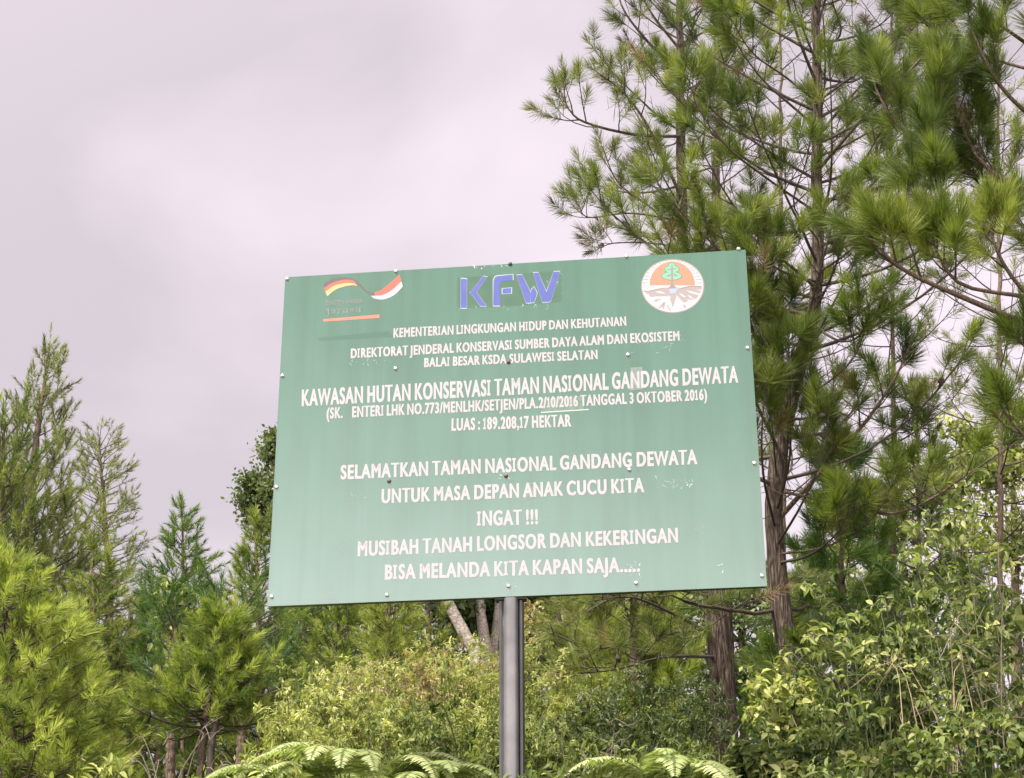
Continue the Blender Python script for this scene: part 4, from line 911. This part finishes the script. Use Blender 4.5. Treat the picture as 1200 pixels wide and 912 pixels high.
# --- broadleaved trees
def broadleaves():
    def C(x, y, d, rx, rz, w_, ry=None): return (P(x, y, d), (rx * d / F_PX, (ry or rx) * d / F_PX, rz * d / F_PX * 1.05), w_)
    broadleaf('dark rounded broadleaved tree peeking out at the left edge of the board', tk(25, [(335, 860), (328, 700), (322, 600), (322, 520)]), [.14, .12, .10, .07, .03], [C(324, 524, 25, 20, 32, 1), C(297, 577, 25, 26, 24, 1.0), C(330, 570, 25, 40, 50, 1.6), C(308, 610, 25, 30, 30, 1)], 6500, L=.085, W=.05, tint=(.55, .22))
    for pix, y, r, lab, cr_ in (([(562, 790), (545, 745), (522, 700), (500, 640), (490, 560)], 18.5, .066, 'pale barked tree leaning left, seen under the middle of the board', [C(470, 560, 18.5, 70, 60, 1), C(535, 700, 19, 30, 26, .5)]),
                               ([(572, 790), (567, 745), (561, 700), (556, 620), (552, 560)], 19, .06, 'upright pale barked tree behind the board, left of the post', [C(552, 560, 19, 60, 70, 1), C(556, 715, 19.8, 40, 30, .6)]),
                               ([(578, 790), (580, 745), (585, 700), (592, 620), (598, 560)], 19.4, .045, 'thin pale barked stem close to the left side of the post', [C(602, 560, 19.4, 60, 60, 1), C(620, 700, 20.5, 34, 32, .5)])):
        broadleaf(lab, tk(y, pix), [r * 1.2, r * 1.1, r, r * .9, r * .7, r * .4], cr_, 3600, L=.12, W=.065, bark_m='bark_pale', group='pale barked trees', tint=(.35, .2))
    broadleaf('dark forked broadleaved tree with sky showing through, right of the post', tk(20, [(655, 860), (654, 800), (655, 750), (652, 700)]), [.09, .08, .07, .05, .03], [C(650, 770, 20, 26, 24, 1), C(634, 735, 20, 18, 22, .5), C(676, 745, 20, 20, 20, .6), C(655, 690, 20, 46, 26, .8), C(700, 700, 20.5, 34, 30, .6)], 3600, L=.11, W=.055, tint=(.35, .2))
    broadleaf('pale dry leaved sapling right behind the post', tk(17, [(616, 840), (614, 790), (612, 740), (610, 700)]), [.04, .035, .03, .02, .01], [C(612, 760, 17, 14, 30, 1), C(622, 730, 17, 16, 24, .7)], 1000, L=.09, W=.04, leaf='leaf_straw', tint=(.6, .2))
    # thin crowns against the sky at the right
    for x, top, y, lab, lf, ti in ((1130, 500, 24, 'pale leaved airy tree against the sky above the right thicket', 'leaf_pale', .35), (1190, 480, 21, 'airy leafy tree cut by the right border above the thicket', 'leaf_pale', .3), (1060, 540, 27, 'far leafy tree seen between pine boughs right of the sign', 'leaf_mid', .5), (985, 580, 26, 'far broadleaved tree low behind the big pine trunk', 'leaf_mid', .45)):
        broadleaf(lab, tk(y, [(x + 4, 850), (x, 700), (x - 4, top + 30)]), [.09, .075, .055, .02], [C(x - 18, top + 70, y, 45, 40, 1), C(x + 22, top + 40, y, 36, 34, .8), C(x, top + 10, y, 34, 26, .7), C(x - 6, top + 150, y, 62, 60, 1.5), C(x + 10, top + 240, y, 66, 50, 1.2)], 4600, L=.10, W=.055, leaf=lf, group='leafy trees behind the right thicket', tint=(ti, .2), limbs=14)
    for x, y, d, rx, lab, lf in ((365, 740, 24, 60, 'far green tree under the lower left corner of the board', 'leaf_mid'), (440, 735, 26, 60, 'far green tree behind the soft pines under the board', 'leaf_dark'), (520, 735, 25, 50, 'far dark tree behind the leaning pale trunk', 'leaf_dark'),
                              (590, 745, 27, 50, 'far green tree behind the post', 'leaf_mid'), (715, 745, 24, 55, 'far green tree right of the dark forked tree', 'leaf_mid'), (775, 735, 22, 55, 'far green tree left of the slim pine trunk', 'leaf_mid'), (870, 740, 23, 60, 'far tree filling the gap between the two big trunks', 'leaf_dark'), (955, 730, 22, 60, 'far tree right behind the furrowed trunk', 'leaf_mid'), (690, 700, 28, 50, 'farthest pale tree under the board, right of the post', 'leaf_pale')):
        broadleaf(lab, tk(d, [(x + 3, 880), (x, 800), (x - 2, y - 20)]), [.07, .06, .05, .02], [C(x, y, d, rx, 44, 1), C(x - 20, y + 50, d, rx, 40, 1), C(x + 18, y - 40, d, rx * .8, 36, .8), C(x + 10, y + 95, d, rx, 40, .8)], 4200, L=.11, W=.055, leaf=lf, group='far trees behind the board', tint=(.5, .25), limbs=12)
    # glossy saplings in the left shade
    for x, y, d, lab in ((138, 815, 17.5, 'glossy dark sapling in the shade at the foot of the left pines'), (212, 735, 19.5, 'sapling with light flecked leaves in front of the dense spire pine')):
        broadleaf(lab, tk(d, [(x + 2, 890), (x, y + 20), (x - 2, y - 40)]), [.03, .025, .02, .01], [C(x, y, d, 30, 36, 1), C(x - 6, y - 40, d, 18, 20, .6), C(x + 4, y + 45, d, 34, 26, .8)], 1500, L=.11, W=.06, leaf='leaf_mid', tint=(.5, .25), hi=True)
broadleaves()
# ------------------------------------------------------------------ undergrowth
def undergrowth():
    def at_(px, y): return G(px, y)
    def hgt(b, px, ytop, y): return max(.22, float(P(px, ytop, y)[2] - b[2]))
    g = 'bushes behind the sign'
    # pale bushes of the mound behind the post: column, depth, top row, spread, leaf, label
    mound = [(372, 11.0, 795, .34, 'leaf_pale', 'pale green bush at the left end of the mound, below the board corner'), (415, 11.8, 790, .45, 'leaf_pale', 'yellowish bush on the mound with feathery pale tips, left of the middle'),
             (470, 12.6, 785, .5, 'leaf_straw', 'straw coloured dry bush in the middle of the mound'), (520, 13.4, 752, .65, 'leaf_pale', 'highest pale bush of the mound, at the foot of the pale trunks'),
             (566, 12.2, 775, .55, 'leaf_pale', 'yellow green bush just left of the post'), (452, 10.4, 832, .42, 'leaf_pale', 'low pale bush in front of the mound above the ferns'),
             (530, 10.0, 830, .5, 'leaf_mid', 'low leafy bush left of the post base'), (346, 9.6, 855, .24, 'leaf_pale', 'small light green bush beside the leftmost fern clump'),
             (640, 12.0, 790, .55, 'leaf_pale', 'yellow green bush just right of the post'), (690, 13.0, 800, .6, 'leaf_pale', 'pale bush under the yellow green pine boughs'),
             (650, 10.0, 866, .35, 'leaf_mid', 'low green bush at the right foot of the post'), (712, 10.4, 825, .42, 'leaf_dark', 'dark bush with long drooping leaves right of the post'),
             (768, 11.4, 800, .55, 'leaf_dark', 'dark shaded bush left of the slim pine trunk'), (785, 10.2, 880, .25, 'leaf_mid', 'green bush at the foot of the slim pine trunk'),
             (405, 14.0, 790, .5, 'leaf_pale', 'pale bush at the foot of the soft green pine'), (598, 15.0, 760, .7, 'leaf_pale', 'pale bush far behind the post'),
             (545, 13.0, 768, .4, 'leaf_straw', 'dry pinkish bush below the upright pale trunk'), (440, 13.2, 780, .4, 'leaf_pale', 'pale feathery bush behind the dry bush of the mound'), (600, 10.6, 820, .5, 'leaf_pale', 'pale bush half hidden by the post')]
    for px, y, top, sp, lf, lab in mound:
        b = at_(px, y); h = hgt(b, px, top, y)
        shrub(lab, b, h, sp, 46, leaf=lf, L=.056, W=.0145, per=125, tint=(.5, .26), group=g, droop=.3, bare=.05)
    g = 'leafy thicket at the right'
    right = [(925, 9.8, 775, .16, 'leaf_pale', .075, .042, 'bush with pale yellowish leaves in front of the big pine trunk'), (940, 9.5, 830, .26, 'leaf_mid', .07, .035, 'leafy green bush at the foot of the big pine trunk'),
             (965, 10.6, 800, .5, 'leaf_mid', .07, .028, 'shaded green bush right of the big pine trunk'), (1012, 10.2, 745, .42, 'leaf_mid', .08, .036, 'green bush with hanging leaves at the left end of the thicket'),
             (1055, 9.9, 690, .45, 'leaf_mid', .085, .036, 'tall green bush with bright leaf clusters in the middle of the thicket'), (1105, 10.2, 625, .42, 'leaf_mid', .08, .036, 'tallest leafy bush of the thicket with straw stems at its middle'),
             (1158, 10.0, 590, .46, 'leaf_mid', .075, .038, 'tall thin stemmed bush near the right border'), (1205, 9.7, 640, .46, 'leaf_mid', .08, .04, 'bush cut by the right border with bare twigs in it'),
             (1000, 9.0, 865, .33, 'leaf_mid', .085, .036, 'low bush with arching shoots below the thicket'), (1075, 8.8, 850, .36, 'leaf_mid', .07, .042, 'low bush with round leaves at the bottom of the thicket'),
             (1150, 8.8, 850, .36, 'leaf_mid', .07, .042, 'low bush in the lower right corner'), (945, 8.9, 880, .3, 'leaf_mid', .075, .045, 'low leafy bush in front of the big pine foot'),
             (895, 8.9, 885, .2, 'leaf_mid', .08, .05, 'low broad leaved plant right of the slim pine foot'), (1085, 11.8, 680, .7, 'leaf_dark', .085, .04, 'dark bush behind the thicket'), (1180, 12.2, 620, .7, 'leaf_dark', .085, .04, 'dark tall bush behind the thicket at the right border')]
    for px, y, top, sp, lf, l, w_, lab in right:
        b = at_(px, y); h = hgt(b, px, top, y)
        shrub(lab, b, h, sp, 24, leaf=lf, L=l * 1.08, W=w_ * 1.0, per=54, tint=(.40, .28), group=g, droop=.55, stem='stem_green', bare=.12, wild=.6)
    # dry and bare stems in the thicket
    for i, (px, y, top, n, m, lab) in enumerate(((1100, 9.5, 760, 12, 'stem_straw', 'bundle of tan dry stalks in the thicket'), (1178, 9.2, 700, 7, 'twig_grey', 'bare grey twigs near the right border'), (690, 9.6, 850, 7, 'twig_grey', 'thin bare twigs between bushes right of the post'), (215, 10.4, 870, 10, 'twig_grey', 'bare arching dry twigs in front of the young pine stems'), (470, 11.6, 775, 10, 'stem_straw', 'dry pinkish stalks sticking out of the mound'))):
        b = at_(px, y); h = hgt(b, px, top, y); root = thing('dry_stalk', b, lab, 'dry stalks', 'dry stalks'); mb = MB()
        for k in range(n):
            az = random.uniform(0, 6.28); sp = h * .16 if m == 'stem_straw' else h * .35
            e = b + [math.cos(az) * sp, math.sin(az) * sp, h * random.uniform(.6, 1.05)]
            pts = spline([b + dvec(az, 0) * .06 - [0, 0, .05], b * .5 + e * .5 + rng.normal(0, .05, 3), e, e + dvec(az, -.5) * h * random.uniform(.05, .3)], 14)
            tube(mb, pts, np.linspace(.0045, .0015, 14), 5)
            for j in range(4):
                q = pts[random.randint(4, 13)]; l = h * random.uniform(.06, .2); dd = dvec(random.uniform(0, 6.28), random.uniform(-.1, .9))
                tube(mb, np.array([q, q + dd * l * .5 + rng.normal(0, .012, 3), q + dd * l]), [.0025, .0018, .001], 4)
        mb.build('stalk', MAT[m], root, smooth=True)
    # ferns
    for px, y, n, top, lab, az in ((18, 8.1, 9, 858, 'fern in the lower left corner with upright yellow green fronds', .6), (72, 8.1, 8, 868, 'fern with a frond reaching right in the lower left corner', .2),
                             (352, 8.9, 8, 856, 'fern arching left at the left end of the mound', 2.6), (405, 9.0, 9, 850, 'large fern with pale arching fronds on the mound', None), (452, 9.0, 8, 848, 'fern whose front frond curls over to the right', .2),
                             (505, 9.0, 8, 862, 'fern with dense short fronds left of the post', None), (550, 9.0, 7, 874, 'small fern beside the left foot of the post', None), (668, 8.8, 7, 876, 'fern beside the right foot of the post', None),
                             (728, 8.8, 8, 868, 'fern with one long pale frond lying to the right', .1), (775, 8.7, 7, 872, 'small fern in the shade near the slim pine', None), (326, 9.2, 6, 888, 'small fern at the bottom edge, leftmost of the clump on the mound', None), (1030, 8.5, 5, 890, 'fern half hidden at the foot of the thicket', None)):
        b = at_(px, y); fern(lab, b, n, hgt(b, px, top, y) * .84, az0=az, Lmax=.62)
    for px, y, n, top, lab in ((815, 10.4, 7, 838, 'withered brown fern beside the foot of the slim pine'), (690, 10.9, 6, 815, 'brown dead fronds hanging in the dark bush right of the post'), (330, 12.5, 6, 850, 'brown withered fronds in the shade left of the mound')):
        b = at_(px, y); fern(lab, b, n, hgt(b, px, top, y), leaf='fern_dead', group='withered ferns')
    # broad leaved herbs at the bottom edge
    for px, y, top, lab in ((112, 7.7, 862, 'light green herb with long pointed leaves in the lower left corner'), (318, 8.3, 880, 'light green herb at the bottom edge left of the ferns'), (622, 8.0, 880, 'small herb at the right foot of the post'), (812, 8.5, 884, 'pale herb below the slim pine trunk'), (985, 8.3, 880, 'herb with drooping grey green leaves at the bottom right')):
        b = at_(px, y)
        shrub(lab, b, hgt(b, px, top, y) * .8, .14, 9, leaf='leaf_mid' if px > 500 else 'leaf_pale', L=.085, W=.026, per=30, tint=(.45, .15), group='herbs at the bottom edge', name='herb', cat='herb', droop=.1, rs=.004)
    # ground cover: everything low that nobody could count
    def cover(n, x, y, k, L0, W0, hmax, t0, m):
        z = ground(x, y); dens = .5 + .5 * np.sin(1.9 * x + 2.3 * np.sin(.9 * y)) * np.sin(1.4 * y + 1.1 * x)
        hh = rng.uniform(0, 1, n) ** 1.4 * (.10 + hmax * dens) * (.35 + .65 * smooth(y, 7.5, 11))
        sc = rng.uniform(.5, 1.3, n); ti = np.clip(t0 + .3 * (dens - .5) + rng.normal(0, .17, n), 0, 1)
        leaves_lo(m, np.stack([x, y, z + hh], 1), rand_dirs(n, .3), rand_dirs(n, 1.3), L0 * sc, W0 * sc, ti)
    mb = MB(); n = 200000
    y = 4.5 + 24 * rng.uniform(0, 1, n) ** 1.25; x = rng.uniform(-1, 1, n) * (2.2 + .36 * y)
    cover(n, x, y, 1, .06, .022, .42, .5, mb)
    m = 24000; y = 4.5 + 14 * rng.uniform(0, 1, m); x = rng.uniform(-1, 1, m) * (2.2 + .36 * y); z = ground(x, y) - .02
    d = norm(rand_dirs(m, 0) * .55 + [0, 0, 1]); l = rng.uniform(.06, .26, m)
    leaves_lo(mb, np.stack([x, y, z], 1), d, rand_dirs(m), l, np.full(m, .008), np.clip(rng.normal(.6, .2, m), 0, 1))
    o = mb.build('ground_cover', MAT['cover'])
    tag(o, 'low tangle of weeds, grass blades and seedlings over the slope', 'ground cover', kind='stuff')
undergrowth()
